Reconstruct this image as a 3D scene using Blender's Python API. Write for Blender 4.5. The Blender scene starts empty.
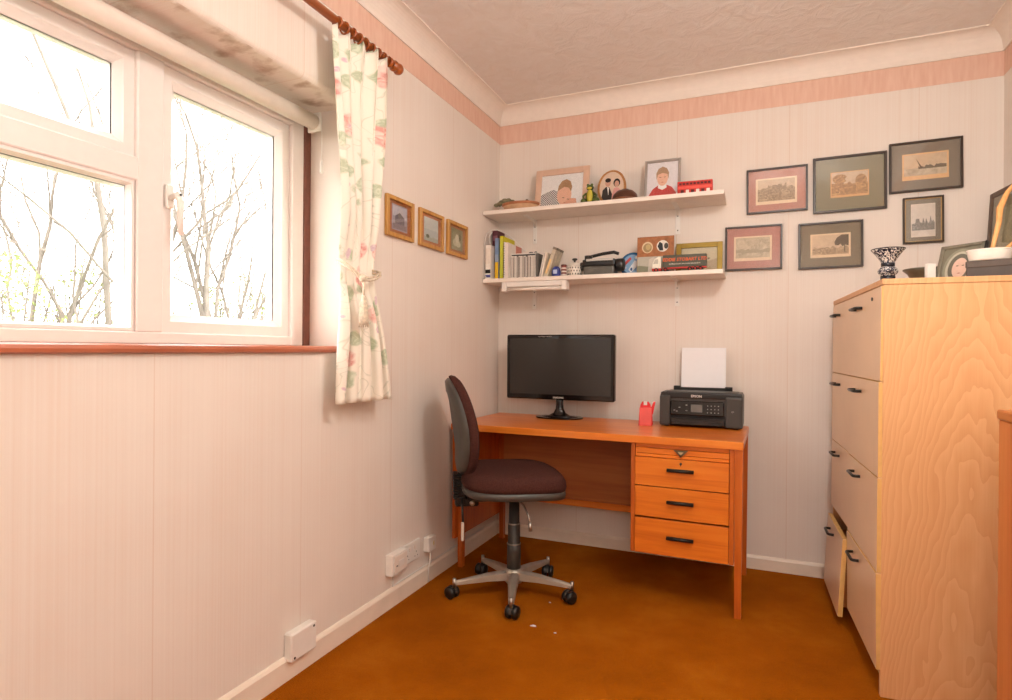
import bpy, bmesh, math, random
from mathutils import Vector, Matrix
random.seed(7)
PI = math.pi
scene = bpy.context.scene
COL = scene.collection

# ------------------------------------------------------------------ camera
F_PX, YAW, PITCH, ROLL = 594.86, 0.4000, 0.0016, 0.0078
fwd = Vector((-math.sin(YAW)*math.cos(PITCH), math.cos(YAW)*math.cos(PITCH), -math.sin(PITCH)))
rt = Vector((math.cos(YAW), math.sin(YAW), 0)); up = rt.cross(fwd)
r2 = rt*math.cos(ROLL)+up*math.sin(ROLL); u2 = -rt*math.sin(ROLL)+up*math.cos(ROLL)
cam = bpy.data.cameras.new('camera'); cam_o = bpy.data.objects.new('camera', cam); COL.objects.link(cam_o)
cam.sensor_fit = 'HORIZONTAL'; cam.sensor_width = 36; cam.lens = F_PX*36/1012; cam.clip_start = .02; cam.clip_end = 300
cam_o.matrix_world = Matrix(((r2.x,u2.x,-fwd.x,1.406),(r2.y,u2.y,-fwd.y,-3.209),(r2.z,u2.z,-fwd.z,1.080),(0,0,0,1)))
scene.camera = cam_o

# ------------------------------------------------------------------ light and exposure
SKY, PENDANT_FILL, FLOOR_FILL = 8.5, 225.0, 17.0  # strengths of the sky and of the two added, unseen fill lamps
w = bpy.data.worlds.new('overcast_sky'); scene.world = w; w.use_nodes = True
w.node_tree.nodes['Background'].inputs[0].default_value = (1.0, 0.985, 0.965, 1)
w.node_tree.nodes['Background'].inputs[1].default_value = SKY
vs = scene.view_settings
vs.view_transform = 'Standard'; vs.look = 'None'; vs.gamma = 1; vs.exposure = 0.20; vs.use_curve_mapping = False

# ------------------------------------------------------------------ materials
def lin(c):
    if isinstance(c, str):
        c = [int(c[i:i+2], 16)/255 for i in (0, 2, 4)]
    return tuple((x/12.92 if x <= .04045 else ((x+.055)/1.055)**2.4) for x in c[:3])+(1,)
MATS = {}
def nmat(name):
    m = bpy.data.materials.new(name); m.use_nodes = True
    nt = m.node_tree; b = nt.nodes['Principled BSDF']; MATS[name] = m
    return m, nt, b
def N(nt, t, **kw):
    n = nt.nodes.new(t)
    for k, v in kw.items():
        if k in n.inputs: n.inputs[k].default_value = v
        else: setattr(n, k, v)
    return n
def L(nt, a, b): nt.links.new(a, b)
def ramp(nt, fac, stops):
    r = N(nt, 'ShaderNodeValToRGB'); e = r.color_ramp.elements
    while len(e) < len(stops): e.new(.5)
    for el, (p, c) in zip(e, stops):
        el.position = p; el.color = c if len(c) == 4 and not isinstance(c, str) else lin(c)
    L(nt, fac, r.inputs[0]); return r.outputs[0]
def coords(nt, scale=(1,1,1), kind='Object', rot=(0,0,0), loc=(0,0,0)):
    tc = N(nt, 'ShaderNodeTexCoord'); mp = N(nt, 'ShaderNodeMapping')
    mp.inputs['Scale'].default_value = scale; mp.inputs['Rotation'].default_value = rot; mp.inputs['Location'].default_value = loc
    L(nt, tc.outputs[kind], mp.inputs[0]); return mp.outputs[0]
def bump(nt, b, h, strength=.2, dist=.01):
    bp = N(nt, 'ShaderNodeBump'); bp.inputs['Strength'].default_value = strength; bp.inputs['Distance'].default_value = dist
    L(nt, h, bp.inputs['Height']); L(nt, bp.outputs[0], b.inputs['Normal'])
def plain(name, c, rough=.5, metal=0, spec=.5, var=.06, vs_=30, bmp=0, coat=0):
    """colour with a little procedural unevenness"""
    if name in MATS: return MATS[name]
    m, nt, b = nmat(name); c = lin(c)
    no = N(nt, 'ShaderNodeTexNoise', Scale=vs_, Detail=3.0); L(nt, coords(nt), no.inputs['Vector'])
    lo = tuple(max(0, x*(1-var)) for x in c[:3])+(1,); hi = tuple(min(1, x*(1+var)) for x in c[:3])+(1,)
    L(nt, ramp(nt, no.outputs[0], [(.3, lo), (.7, hi)]), b.inputs['Base Color'])
    b.inputs['Roughness'].default_value = rough; b.inputs['Metallic'].default_value = metal
    b.inputs['Specular IOR Level'].default_value = spec; b.inputs['Coat Weight'].default_value = coat
    if bmp: bump(nt, b, no.outputs[0], bmp, .004)
    return m
def wood(name, a, b_, c, axis='Z', scale=1.0, rough=.4, coat=0, fine=1.0):
    """straight grained wood, grain along the axis"""
    if name in MATS: return MATS[name]
    m, nt, b = nmat(name)
    s = {'X': (1.2, 22, 22), 'Y': (22, 1.2, 22), 'Z': (22, 22, 1.2)}[axis]
    s = tuple(v*scale for v in s)
    v = coords(nt, s)
    n1 = N(nt, 'ShaderNodeTexNoise', Scale=1.0, Detail=5.0, Distortion=.6); L(nt, v, n1.inputs['Vector'])
    v2 = coords(nt, tuple(k*6*fine for k in s)); n2 = N(nt, 'ShaderNodeTexNoise', Scale=1.0, Detail=2.0); L(nt, v2, n2.inputs['Vector'])
    mx = N(nt, 'ShaderNodeMix', data_type='FLOAT'); mx.inputs[0].default_value = .3
    L(nt, n1.outputs[0], mx.inputs[2]); L(nt, n2.outputs[0], mx.inputs[3])
    L(nt, ramp(nt, mx.outputs[0], [(.32, a), (.5, b_), (.7, c)]), b.inputs['Base Color'])
    b.inputs['Roughness'].default_value = rough; b.inputs['Coat Weight'].default_value = coat; b.inputs['Coat Roughness'].default_value = .15
    return m
def wallpaper(name, c, stripe_axis):
    m, nt, b = nmat(name); c = lin(c)
    sc = (0, 160, .6) if stripe_axis == 'Y' else (160, 0, .6)
    n1 = N(nt, 'ShaderNodeTexNoise', Scale=1.0, Detail=4.0); L(nt, coords(nt, sc), n1.inputs['Vector'])
    n2 = N(nt, 'ShaderNodeTexNoise', Scale=2.2, Detail=3.0); L(nt, coords(nt), n2.inputs['Vector'])
    mx = N(nt, 'ShaderNodeMix', data_type='FLOAT'); mx.inputs[0].default_value = .5
    L(nt, n1.outputs[0], mx.inputs[2]); L(nt, n2.outputs[0], mx.inputs[3])
    lo = (c[0]*.97, c[1]*.935, c[2]*.91, 1); hi = (min(1, c[0]*1.03), c[1]*1.045, c[2]*1.05, 1)
    col = ramp(nt, mx.outputs[0], [(.34, lo), (.5, c), (.66, hi)])
    # vertical seams every 0.53 m
    sx = N(nt, 'ShaderNodeSeparateXYZ'); L(nt, coords(nt), sx.inputs[0])
    md = N(nt, 'ShaderNodeMath', operation='MODULO'); ad = N(nt, 'ShaderNodeMath', operation='ADD'); ad.inputs[1].default_value = 10.12
    L(nt, sx.outputs[stripe_axis], ad.inputs[0]); L(nt, ad.outputs[0], md.inputs[0]); md.inputs[1].default_value = .53
    lt = N(nt, 'ShaderNodeMath', operation='LESS_THAN'); lt.inputs[1].default_value = .0035; L(nt, md.outputs[0], lt.inputs[0])
    mc = N(nt, 'ShaderNodeMix', data_type='RGBA', blend_type='MULTIPLY'); L(nt, col, mc.inputs[6]); mc.inputs[7].default_value = (.93, .87, .83, 1)
    L(nt, lt.outputs[0], mc.inputs[0])
    if stripe_axis == 'Y':      # brown damp stain on the underside of the window head
        ge = N(nt, 'ShaderNodeNewGeometry'); sn = N(nt, 'ShaderNodeSeparateXYZ'); L(nt, ge.outputs['Normal'], sn.inputs[0])
        dn = N(nt, 'ShaderNodeMath', operation='LESS_THAN'); dn.inputs[1].default_value = -.9; L(nt, sn.outputs[2], dn.inputs[0])
        n4 = N(nt, 'ShaderNodeTexNoise', Scale=9.0, Detail=5.0); L(nt, coords(nt, (1, 1.4, 1)), n4.inputs['Vector'])
        g4 = N(nt, 'ShaderNodeMapRange'); g4.inputs[1].default_value = .52; g4.inputs[2].default_value = .66; g4.inputs[4].default_value = .6; L(nt, n4.outputs[0], g4.inputs[0])
        mm = N(nt, 'ShaderNodeMath', operation='MULTIPLY'); L(nt, dn.outputs[0], mm.inputs[0]); L(nt, g4.outputs[0], mm.inputs[1])
        st4 = N(nt, 'ShaderNodeMix', data_type='RGBA'); st4.inputs[7].default_value = lin('A07A58'); L(nt, mm.outputs[0], st4.inputs[0]); L(nt, mc.outputs[2], st4.inputs[6])
        L(nt, st4.outputs[2], b.inputs['Base Color'])
    else: L(nt, mc.outputs[2], b.inputs['Base Color'])
    b.inputs['Roughness'].default_value = .75; b.inputs['Specular IOR Level'].default_value = .25
    bump(nt, b, n1.outputs[0], .25, .002)
    return m

WALL_C = 'EBDFD4'
M_wallL = wallpaper('wallpaper_y', WALL_C, 'Y'); M_wallB = wallpaper('wallpaper_x', WALL_C, 'X')
def border_mat():
    m, nt, b = nmat('border_paper')
    n1 = N(nt, 'ShaderNodeTexNoise', Scale=1.0, Detail=4.0); L(nt, coords(nt, (60, 60, 8)), n1.inputs['Vector'])
    L(nt, ramp(nt, n1.outputs[0], [(.3, 'E2B6A0'), (.7, 'EBC6B2')]), b.inputs['Base Color']); b.inputs['Roughness'].default_value = .8
    return m
M_border = border_mat()
def ceiling_mat():
    m, nt, b = nmat('artex_ceiling')
    n1 = N(nt, 'ShaderNodeTexNoise', Scale=11.0, Detail=6.0, Roughness=.62, Distortion=1.2); L(nt, coords(nt), n1.inputs['Vector'])
    L(nt, ramp(nt, n1.outputs[0], [(.3, 'EFE6DE'), (.7, 'F5EFEA')]), b.inputs['Base Color']); b.inputs['Roughness'].default_value = .85
    bump(nt, b, n1.outputs[0], .55, .02)
    return m
M_ceil = ceiling_mat()
M_cove = plain('cove_paint', 'F3E6DA', .6, var=.02)
M_skirt = plain('skirting_paint', 'F2E4D3', .4, var=.04, vs_=12)
def carpet_mat():
    m, nt, b = nmat('brown_carpet')
    n1 = N(nt, 'ShaderNodeTexNoise', Scale=2.6, Detail=6.0, Roughness=.65); L(nt, coords(nt), n1.inputs['Vector'])
    n2 = N(nt, 'ShaderNodeTexNoise', Scale=240.0, Detail=2.0); L(nt, coords(nt), n2.inputs['Vector'])
    c1 = ramp(nt, n1.outputs[0], [(.3, '8E4A08'), (.52, 'A0560A'), (.72, 'B06614')])
    mc = N(nt, 'ShaderNodeMix', data_type='RGBA', blend_type='OVERLAY'); mc.inputs[0].default_value = .4
    L(nt, c1, mc.inputs[6]); L(nt, n2.outputs[0], mc.inputs[7]); L(nt, mc.outputs[2], b.inputs['Base Color'])
    b.inputs['Roughness'].default_value = .95; b.inputs['Specular IOR Level'].default_value = .03
    bump(nt, b, n2.outputs[0], .6, .006)
    return m
M_carpet = carpet_mat()
def oak_mat():
    """printed oak: nested parabolic cathedral grain rising along z, wobbling with noise"""
    m, nt, b = nmat('oak_print')
    sx = N(nt, 'ShaderNodeSeparateXYZ'); L(nt, coords(nt), sx.inputs[0])
    nd = N(nt, 'ShaderNodeTexNoise', Scale=1.0, Detail=3.0); L(nt, coords(nt, (7, 7, 2.2)), nd.inputs['Vector'])
    def mth(op, a, v): 
        n = N(nt, 'ShaderNodeMath', operation=op)
        for i_, q_ in enumerate((a, v)):
            if isinstance(q_, (int, float)): n.inputs[i_].default_value = q_
            else: L(nt, q_, n.inputs[i_])
        return n.outputs[0]
    dx = mth('SUBTRACT', sx.outputs[0], .245); x2 = mth('MULTIPLY', mth('MULTIPLY', dx, dx), 190.0)
    ph = mth('ADD', mth('ADD', x2, mth('MULTIPLY', sx.outputs[2], 9.0)), mth('MULTIPLY', nd.outputs[0], 9.0))
    wv = mth('FRACT', ph, 0)
    n2 = N(nt, 'ShaderNodeTexNoise', Scale=1.0, Detail=3.0); L(nt, coords(nt, (210, 210, 6)), n2.inputs['Vector'])
    n3 = N(nt, 'ShaderNodeTexNoise', Scale=1.0, Detail=2.0); L(nt, coords(nt, (9, 9, 1)), n3.inputs['Vector'])
    f = mth('ADD', mth('MULTIPLY', wv, .42), mth('ADD', mth('MULTIPLY', n2.outputs[0], .45), mth('MULTIPLY', n3.outputs[0], .25)))
    L(nt, ramp(nt, f, [(.25, 'D79C66'), (.55, 'DEA671'), (.85, 'E4B07C')]), b.inputs['Base Color'])
    b.inputs['Roughness'].default_value = .45
    return m
M_oak = oak_mat()
M_oak_edge = wood('oak_edge', 'D39A55', 'DDAA68', 'E3B478', 'Z')
M_front = plain('drawer_front_laminate', 'E8C29A', .3, var=.03, vs_=6)
M_teakX = wood('teak_x', 'C86018', 'E07822', 'EA8C30', 'X', .8, .32, .25)
M_teakZ = wood('teak_z', 'A84C12', 'C05E1A', 'CF7028', 'Z', .8, .35, .2)
M_teakY = wood('teak_y', 'C86018', 'E07822', 'EA8C30', 'Y', .8, .35, .2)
M_ply = wood('teak_panel', 'A55A28', 'B86C34', 'C47A40', 'X', .5, .45)
M_chest = wood('orange_pine', 'B5642A', 'C47134', 'CE8042', 'Z', .6, .4, .1)
M_rod = wood('rod_wood', '8E4416', 'A55420', 'BC6A2E', 'Y', 1.5, .3, .3)
M_sill = plain('stained_sill', 'B5684A', .4, var=.15, vs_=8)
M_strip = plain('brown_strip', '7A4A3C', .5, var=.12)
M_upvc = plain('white_upvc', 'F1E9E4', .3, var=.012)
M_gasket = plain('grey_gasket', '70757C', .6)
M_white = plain('white_plastic', 'F0EAE2', .35, var=.02)
M_white_paint = plain('white_paint', 'F0E4D8', .45, var=.03)
M_black = plain('black_plastic', '1B1A19', .35, var=.1)
M_black_gloss = plain('gloss_black', '120E0D', .12, var=.05)
M_screen = plain('lcd_screen', '2E2C29', .32, var=.02)
M_charcoal = plain('charcoal_plastic', '3C3935', .42, var=.06)
M_dgrey = plain('grey_shell', '4A4742', .4, var=.06)
M_fabric = plain('brown_fabric', '4A2C26', .95, var=.25, vs_=180, bmp=.4, spec=.1)
M_chrome = plain('brushed_metal', 'B4AEA6', .35, 1, var=.04)
M_alloy = plain('alloy_paint', 'BDB4A6', .4, .6, var=.05)
M_paper = plain('white_paper', 'F2F0F2', .7, var=.01)
M_red = plain('red_plastic', 'D8252A', .25, var=.04)
M_pinkred = plain('pale_red_plastic', 'E8605A', .3)
M_dframe = plain('dark_frame', '3A2A1E', .35, var=.15)
M_lframe = wood('light_wood_frame', 'B07A34', 'C48E45', 'D0A055', 'Z', 2, .4)
M_emit = None
def flat(hexc, rough=.6):
    return plain('paint_'+hexc.lower(), hexc, rough, var=.05, vs_=60, spec=.3)
def engraving(name, stops, sc=(40, 40, 40), dist=1.5):
    m, nt, b = nmat(name)
    n1 = N(nt, 'ShaderNodeTexNoise', Scale=1.0, Detail=8.0, Roughness=.7, Distortion=dist); L(nt, coords(nt, sc), n1.inputs['Vector'])
    L(nt, ramp(nt, n1.outputs[0], stops), b.inputs['Base Color']); b.inputs['Roughness'].default_value = .6
    return m
def pane_mat(name, refl=1.0, tint=(1,1,1,1)):
    m = bpy.data.materials.new(name); m.use_nodes = True; nt = m.node_tree; nt.nodes.clear(); MATS[name] = m
    o = N(nt, 'ShaderNodeOutputMaterial'); t = N(nt, 'ShaderNodeBsdfTransparent'); g = N(nt, 'ShaderNodeBsdfGlossy', Roughness=.01)
    t.inputs[0].default_value = tint
    lw = N(nt, 'ShaderNodeLayerWeight'); lw.inputs['Blend'].default_value = .5     # Schlick reflectance from the viewing angle
    pw = N(nt, 'ShaderNodeMath', operation='POWER'); pw.inputs[1].default_value = 5; L(nt, lw.outputs['Facing'], pw.inputs[0])
    mu = N(nt, 'ShaderNodeMath', operation='MULTIPLY_ADD'); mu.inputs[1].default_value = .95*refl; mu.inputs[2].default_value = .045*refl
    L(nt, pw.outputs[0], mu.inputs[0]); mx = N(nt, 'ShaderNodeMixShader'); L(nt, mu.outputs[0], mx.inputs[0])
    L(nt, t.outputs[0], mx.inputs[1]); L(nt, g.outputs[0], mx.inputs[2]); L(nt, mx.outputs[0], o.inputs[0])
    return m
M_glass = pane_mat('window_glass', .6); M_picglass = pane_mat('picture_glass', 1.0)

# ------------------------------------------------------------------ mesh helpers
class MB:
    """collects shapes into one mesh; every shape takes a material index"""
    def __init__(self): self.bm = bmesh.new()
    def _mark(self, faces, mi, smooth=False):
        for f in faces: f.material_index = mi; f.smooth = smooth
    def box(self, a, b, bev=0, mi=0, M=None, seg=1):
        t = bmesh.new(); bmesh.ops.create_cube(t, size=1)
        a, b = Vector(a), Vector(b); c = (a+b)/2; d = b-a
        for v in t.verts: v.co = Vector((v.co.x*d.x, v.co.y*d.y, v.co.z*d.z))+c
        if bev: bmesh.ops.bevel(t, geom=t.edges[:], offset=bev, segments=seg, affect='EDGES', profile=.6)
        return self._merge(t, mi, M, False)
    def _merge(self, t, mi, M, smooth):
        bmesh.ops.recalc_face_normals(t, faces=t.faces[:])
        if M is not None: bmesh.ops.transform(t, matrix=M, verts=t.verts[:])
        t.verts.index_update(); vm = [self.bm.verts.new(v.co) for v in t.verts]
        for f in t.faces:
            try: nf = self.bm.faces.new([vm[v.index] for v in f.verts])
            except ValueError: continue
            nf.material_index = mi; nf.smooth = smooth
        t.free(); return self
    def prism(self, pts, axis, a, b, mi=0, M=None, smooth=False, bev=0):
        """polygon of 2-D points in the plane normal to axis, extruded from a to b along it"""
        t = bmesh.new()
        def mk(p, h): return {'x': (h, p[0], p[1]), 'y': (p[0], h, p[1]), 'z': (p[0], p[1], h)}[axis]
        va = [t.verts.new(mk(p, a)) for p in pts]; vb = [t.verts.new(mk(p, b)) for p in pts]
        n = len(pts); t.faces.new(va[::-1]); t.faces.new(vb)
        for i in range(n): t.faces.new((va[i], va[(i+1) % n], vb[(i+1) % n], vb[i]))
        if bev:
            caps = [e for e in t.edges if len(set(v.co['xyz'.index(axis)] for v in e.verts)) == 1]
            bmesh.ops.bevel(t, geom=caps, offset=bev, segments=2, affect='EDGES', profile=.5)
        return self._merge(t, mi, M, smooth)
    def tube(self, pts, r, n=8, mi=0, M=None, smooth=True, cap=True):
        pts = [Vector(p) for p in pts]; rs = r if isinstance(r, (list, tuple)) else [r]*len(pts)
        t = bmesh.new(); rings = []; prev = None
        for i, p in enumerate(pts):
            d = (pts[min(i+1, len(pts)-1)]-pts[max(i-1, 0)]).normalized()
            if prev is None:
                x = d.orthogonal().normalized()
            else:
                x = (prev-d*prev.dot(d)).normalized()
            y = d.cross(x); prev = x
            rings.append([t.verts.new(p+(x*math.cos(2*PI*k/n)+y*math.sin(2*PI*k/n))*rs[i]) for k in range(n)])
        for a, b in zip(rings, rings[1:]):
            for k in range(n): t.faces.new((a[k], a[(k+1) % n], b[(k+1) % n], b[k]))
        if cap: t.faces.new(rings[0][::-1]); t.faces.new(rings[-1])
        return self._merge(t, mi, M, smooth)
    def lathe(self, prof, n=24, mi=0, M=None, smooth=True, sx=1, sy=1):
        t = bmesh.new(); rings = []
        for r, z in prof:
            if r < 1e-6: rings.append([t.verts.new((0, 0, z))])
            else: rings.append([t.verts.new((r*sx*math.cos(2*PI*k/n), r*sy*math.sin(2*PI*k/n), z)) for k in range(n)])
        for a, b in zip(rings, rings[1:]):
            for k in range(n):
                q = [a[k % len(a)], a[(k+1) % len(a)], b[(k+1) % len(b)], b[k % len(b)]]
                q = list(dict.fromkeys(q))
                if len(q) > 2:
                    try: t.faces.new(q)
                    except ValueError: pass
        return self._merge(t, mi, M, smooth)
    def poly(self, pts, mi=0, M=None):
        t = bmesh.new(); t.faces.new([t.verts.new(p) for p in pts])
        if M is not None: bmesh.ops.transform(t, matrix=M, verts=t.verts[:])
        vm = [self.bm.verts.new(v.co) for v in t.verts]; f = self.bm.faces.new(vm); f.material_index = mi; t.free(); return self
    def grid(self, fn, nu, nv, mi=0, smooth=True, uv=False, closed=False):
        vs_ = [[self.bm.verts.new(fn(i/nu, j/nv)) for j in range(nv+1)] for i in range(nu+(0 if closed else 1))]
        n = len(vs_); lay = self.bm.loops.layers.uv.verify() if uv else None
        for i in range(nu):
            for j in range(nv):
                f = self.bm.faces.new((vs_[i][j], vs_[(i+1) % n][j], vs_[(i+1) % n][j+1], vs_[i][j+1])); f.material_index = mi; f.smooth = smooth
                if uv:
                    for l, (a, b) in zip(f.loops, ((i, j), (i+1, j), (i+1, j+1), (i, j+1))): l[lay].uv = (a/nu, b/nv)
        return self
    def ball(self, c, r, mi=0, M=None, n=12, smooth=True):
        t = bmesh.new(); bmesh.ops.create_uvsphere(t, u_segments=n, v_segments=max(6, n*2//3), radius=1)
        r = r if isinstance(r, (list, tuple)) else (r, r, r)
        for v in t.verts: v.co = Vector((v.co.x*r[0]+c[0], v.co.y*r[1]+c[1], v.co.z*r[2]+c[2]))
        return self._merge(t, mi, M, smooth)
    def build(self, name, mats, parent=None, loc=None, rot=None):
        me = bpy.data.meshes.new(name); self.bm.to_mesh(me); self.bm.free()
        for m in (mats if isinstance(mats, (list, tuple)) else [mats]): me.materials.append(m)
        return link(name, me, parent, loc, rot)
def link(name, me, parent=None, loc=None, rot=None):
    o = bpy.data.objects.new(name, me); COL.objects.link(o)
    if parent: o.parent = parent
    if loc is not None: o.location = loc
    if rot is not None: o.rotation_euler = rot
    return o
def thing(name, label, cat, loc=(0,0,0), rz=0, group=None, rot=None):
    o = bpy.data.objects.new(name, None); COL.objects.link(o); o.empty_display_size = .05
    o.location = loc; o.rotation_euler = rot if rot else (0, 0, rz)
    return tag(o, label, cat, group)
def tag(o, label, cat, group=None):
    o['label'] = label; o['category'] = cat
    if group: o['group'] = group
    return o
def struct(o, label=None, cat=None):
    o['kind'] = 'structure'
    if label: o['label'] = label
    if cat: o['category'] = cat
    return o
def T(x=0, y=0, z=0): return Matrix.Translation((x, y, z))
def R(a, ax): return Matrix.Rotation(a, 4, ax)
def text_mesh(name, body, size, mat, parent, loc, rot, extrude=.0002, shear=0, bold=0, align='CENTER'):
    cu = bpy.data.curves.new('lettering', 'FONT'); cu.body = body; cu.size = size; cu.extrude = extrude; cu.shear = shear; cu.offset = bold
    cu.align_x = align; cu.align_y = 'CENTER'; cu.resolution_u = 2
    t = bpy.data.objects.new('lettering_tmp', cu); COL.objects.link(t)
    dg = bpy.context.evaluated_depsgraph_get(); me = bpy.data.meshes.new_from_object(t.evaluated_get(dg))
    bpy.data.objects.remove(t); bpy.data.curves.remove(cu)
    me.materials.clear(); me.materials.append(mat)
    return link(name, me, parent, loc, rot)
def ell(cx, cy, rx, ry, n=20, a0=0, a1=2*PI):
    return [(cx+rx*math.cos(a0+(a1-a0)*k/n), cy+ry*math.sin(a0+(a1-a0)*k/n)) for k in range(n)]
def art(parent, name, w_, h_, layers, loc, rot=(PI/2, 0, 0), base=None):
    """a flat print: a card of w x h with flat shapes (0..1 coordinates) laid on it as thin ink layers"""
    mb = MB(); mats = []
    mb.box((-w_/2, -h_/2, -.0008), (w_/2, h_/2, 0)); mats.append(base if base else flat('F0EDE8'))
    for i, (c, pts) in enumerate(layers):
        m = c if not isinstance(c, str) else flat(c)
        if m not in mats: mats.append(m)
        z = .00012*(i+1)
        mb.poly([((x-.5)*w_, (y-.5)*h_, z) for x, y in pts], mats.index(m))
    return mb.build(name, mats, parent, loc, rot)

# ================================================================== THE ROOM
W, H, YF = 2.381, 2.48, -3.75          # width, height, front wall (behind the camera)
OY0, OY1, OZ0, OZ1 = -3.36, -1.377, 1.062, 1.985   # window opening
struct(MB().box((-.0, YF, -.1), (W, 0, 0)).build('floor', M_carpet), 'worn brown fitted carpet of the small study', 'carpet')
struct(MB().box((-.3, YF-.1, H), (W+.1, .1, H+.1)).build('ceiling', M_ceil), 'textured plaster ceiling above the coving', 'ceiling')
wl = MB()
wl.box((-.30, YF-.1, -.1), (0, .0, OZ0)); wl.box((-.30, OY1, OZ0), (0, .0, H)); wl.box((-.30, YF-.1, OZ0), (0, OY0, H))
rr = .022
prof = [(-.30, H), (-.30, OZ1)]+[(-rr+rr*math.sin(a), OZ1+rr-rr*math.cos(a)) for a in [k*PI/12 for k in range(7)]]+[(0, H)]
wl.prism(prof, 'y', OY0, OY1)
struct(wl.build('wall_left', M_wallL), 'papered left wall with the deep window opening', 'wall')
struct(MB().box((-.30, 0, -.1), (W+.1, .1, H)).build('wall_back', M_wallB), 'papered back wall behind desk and shelves', 'wall')
struct(MB().box((W, YF-.1, -.1), (W+.1, 0, H)).build('wall_right', M_wallL), 'papered right wall beside the cabinet', 'wall')
struct(MB().box((0, YF-.1, -.1), (W, YF, H)).build('wall_front', M_wallB), 'papered wall behind the viewer', 'wall')
# wallpaper border under the coving
ZC, ZB, CV = 2.3866, 2.283, .076
t_ = .0015
struct(MB().box((0, YF, ZB), (t_, 0, ZC+.01)).build('trim_1', M_border), 'pink paper border along the top of left wall', 'border')
struct(MB().box((t_, -t_, ZB-.003), (W-t_, 0, ZC+.01)).build('trim_2', M_border), 'pink paper border along the top of back wall', 'border')
struct(MB().box((W-t_, YF, ZB), (W, 0, ZC+.01)).build('trim_3', M_border), 'pink paper border along the top of right wall', 'border')
# coving: concave quarter profile
def cove_prof():
    d, h = CV, H-ZC
    pts = [(0, 0), (.006, 0), (.006, .006)]
    for k in range(9):
        a = k/8*PI/2
        pts.append((.006+(d-.012)*(1-math.cos(a)), .006+(h-.012)*math.sin(a)))
    pts += [(d-.006, h-.006+.0), (d, h-.006), (d, h), (0, h)]
    return pts
cp = cove_prof()
struct(MB().prism([(t_+a, ZC+b) for a, b in cp], 'y', YF, 0).build('trim_4', M_cove), 'cream coving along the left wall', 'coving')
struct(MB().prism([(-t_-a, ZC+b) for a, b in cp], 'x', t_, W-t_).build('trim_5', M_cove), 'cream coving along the back wall', 'coving')
struct(MB().prism([(W-t_-a, ZC+b) for a, b in cp], 'y', YF, 0).build('trim_6', M_cove), 'cream coving along the right wall', 'coving')
# skirting
def sk(h): return [(0, 0), (.014, 0), (.014, h-.012), (.009, h-.004), (.004, h), (0, h)]
struct(MB().prism(sk(.078), 'y', YF, 0).build('baseboard_left', M_skirt), 'cream painted skirting board of left wall', 'skirting')
struct(MB().prism([(-a, b) for a, b in sk(.066)], 'x', .014, W).build('baseboard_back', M_skirt), 'cream painted skirting board of back wall', 'skirting')
struct(MB().prism([(W-a, b) for a, b in sk(.07)], 'y', YF, -.014).build('baseboard_right', M_skirt), 'cream painted skirting board of right wall', 'skirting')

# ------------------------------------------------------------------ window
WX = -.20
win = bpy.data.objects.new('window_1', None); COL.objects.link(win); struct(win, 'white double glazed window with bare trees outside', 'window')
win.location = (0, OY1, OZ0)
def WB(a, b, bev=.004, **k): return ((a[0], a[1]-OY1, a[2]-OZ0), (b[0], b[1]-OY1, b[2]-OZ0))
def wbox(mb, a, b, bev=.004): p = WB(a, b); mb.box(p[0], p[1], bev)
FZ0, FZ1 = 1.0855, 1.985
YR, YL = -1.411, -3.355
m1, m2, mw = -1.993, -2.86, .082       # mullions: right edges at m1 and m2
tr0, tr1 = 1.545, 1.612                # transom
mb = MB()
wbox(mb, (-.27, YR-.062, FZ0), (WX, YR, FZ1)); wbox(mb, (-.27, YL, FZ0), (WX, YL+.062, FZ1))
wbox(mb, (-.27, YL+.058, FZ0), (WX-.0005, YR-.058, FZ0+.036)); wbox(mb, (-.27, YL+.058, 1.912), (WX-.0005, YR-.058, FZ1))
wbox(mb, (-.27, m1-mw, FZ0+.034), (WX-.0005, m1, 1.914)); wbox(mb, (-.27, m2-mw, FZ0+.034), (WX-.0005, m2, 1.914))
wbox(mb, (-.27, m2-.004, tr0), (WX-.001, m1-mw+.004, tr1))
mb.build('frame', M_upvc, win)
def ring(y0, y1, z0, z1, wd, x0, x1, name, par):
    mb = MB()
    def fr(o, x): return [(x, y0+o-OY1, z0+o-OZ0), (x, y1-o-OY1, z0+o-OZ0), (x, y1-o-OY1, z1-o-OZ0), (x, y0+o-OY1, z1-o-OZ0)]
    loops = [fr(0, x0), fr(0, x1-.004), fr(.004, x1), fr(wd*.62, x1), fr(wd*.68, x1-.004), fr(wd, x1-.02), fr(wd, x0)]
    bm = mb.bm; vv = [[bm.verts.new(p) for p in l] for l in loops]; vv.append(vv[0])
    for a, b in zip(vv, vv[1:]):
        for k in range(4): bm.faces.new((a[k], a[(k+1) % 4], b[(k+1) % 4], b[k]))
    bmesh.ops.recalc_face_normals(bm, faces=bm.faces[:])
    return mb.build(name, M_upvc, par)
def glazing(par, y0, y1, z0, z1, x):
    mb = MB(); wbox(mb, (x-.012, y0, z0), (x-.006, y1, z1), 0); mb.build('pane', M_glass, par)
    g = MB(); s = .004
    for a, b in (((x-.006, y0, z0), (x, y0+s, z1)), ((x-.006, y1-s, z0), (x, y1, z1)), ((x-.006, y0, z0), (x, y1, z0+s)), ((x-.006, y0, z1-s), (x, y1, z1))): wbox(g, a, b, 0)
    g.build('gasket', M_gasket, par)
SX = -.215
def sash(y0, y1, z0, z1, name='sash', wd=.060):
    s = ring(y0, y1, z0, z1, wd, -.268, SX, name, win)
    glazing(s, y0+wd-.004, y1-wd+.004, z0+wd-.004, z1-wd+.004, SX-.02)
    return s
s1 = sash(m1-.004, YR-.060, FZ0+.032, 1.914)
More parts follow.
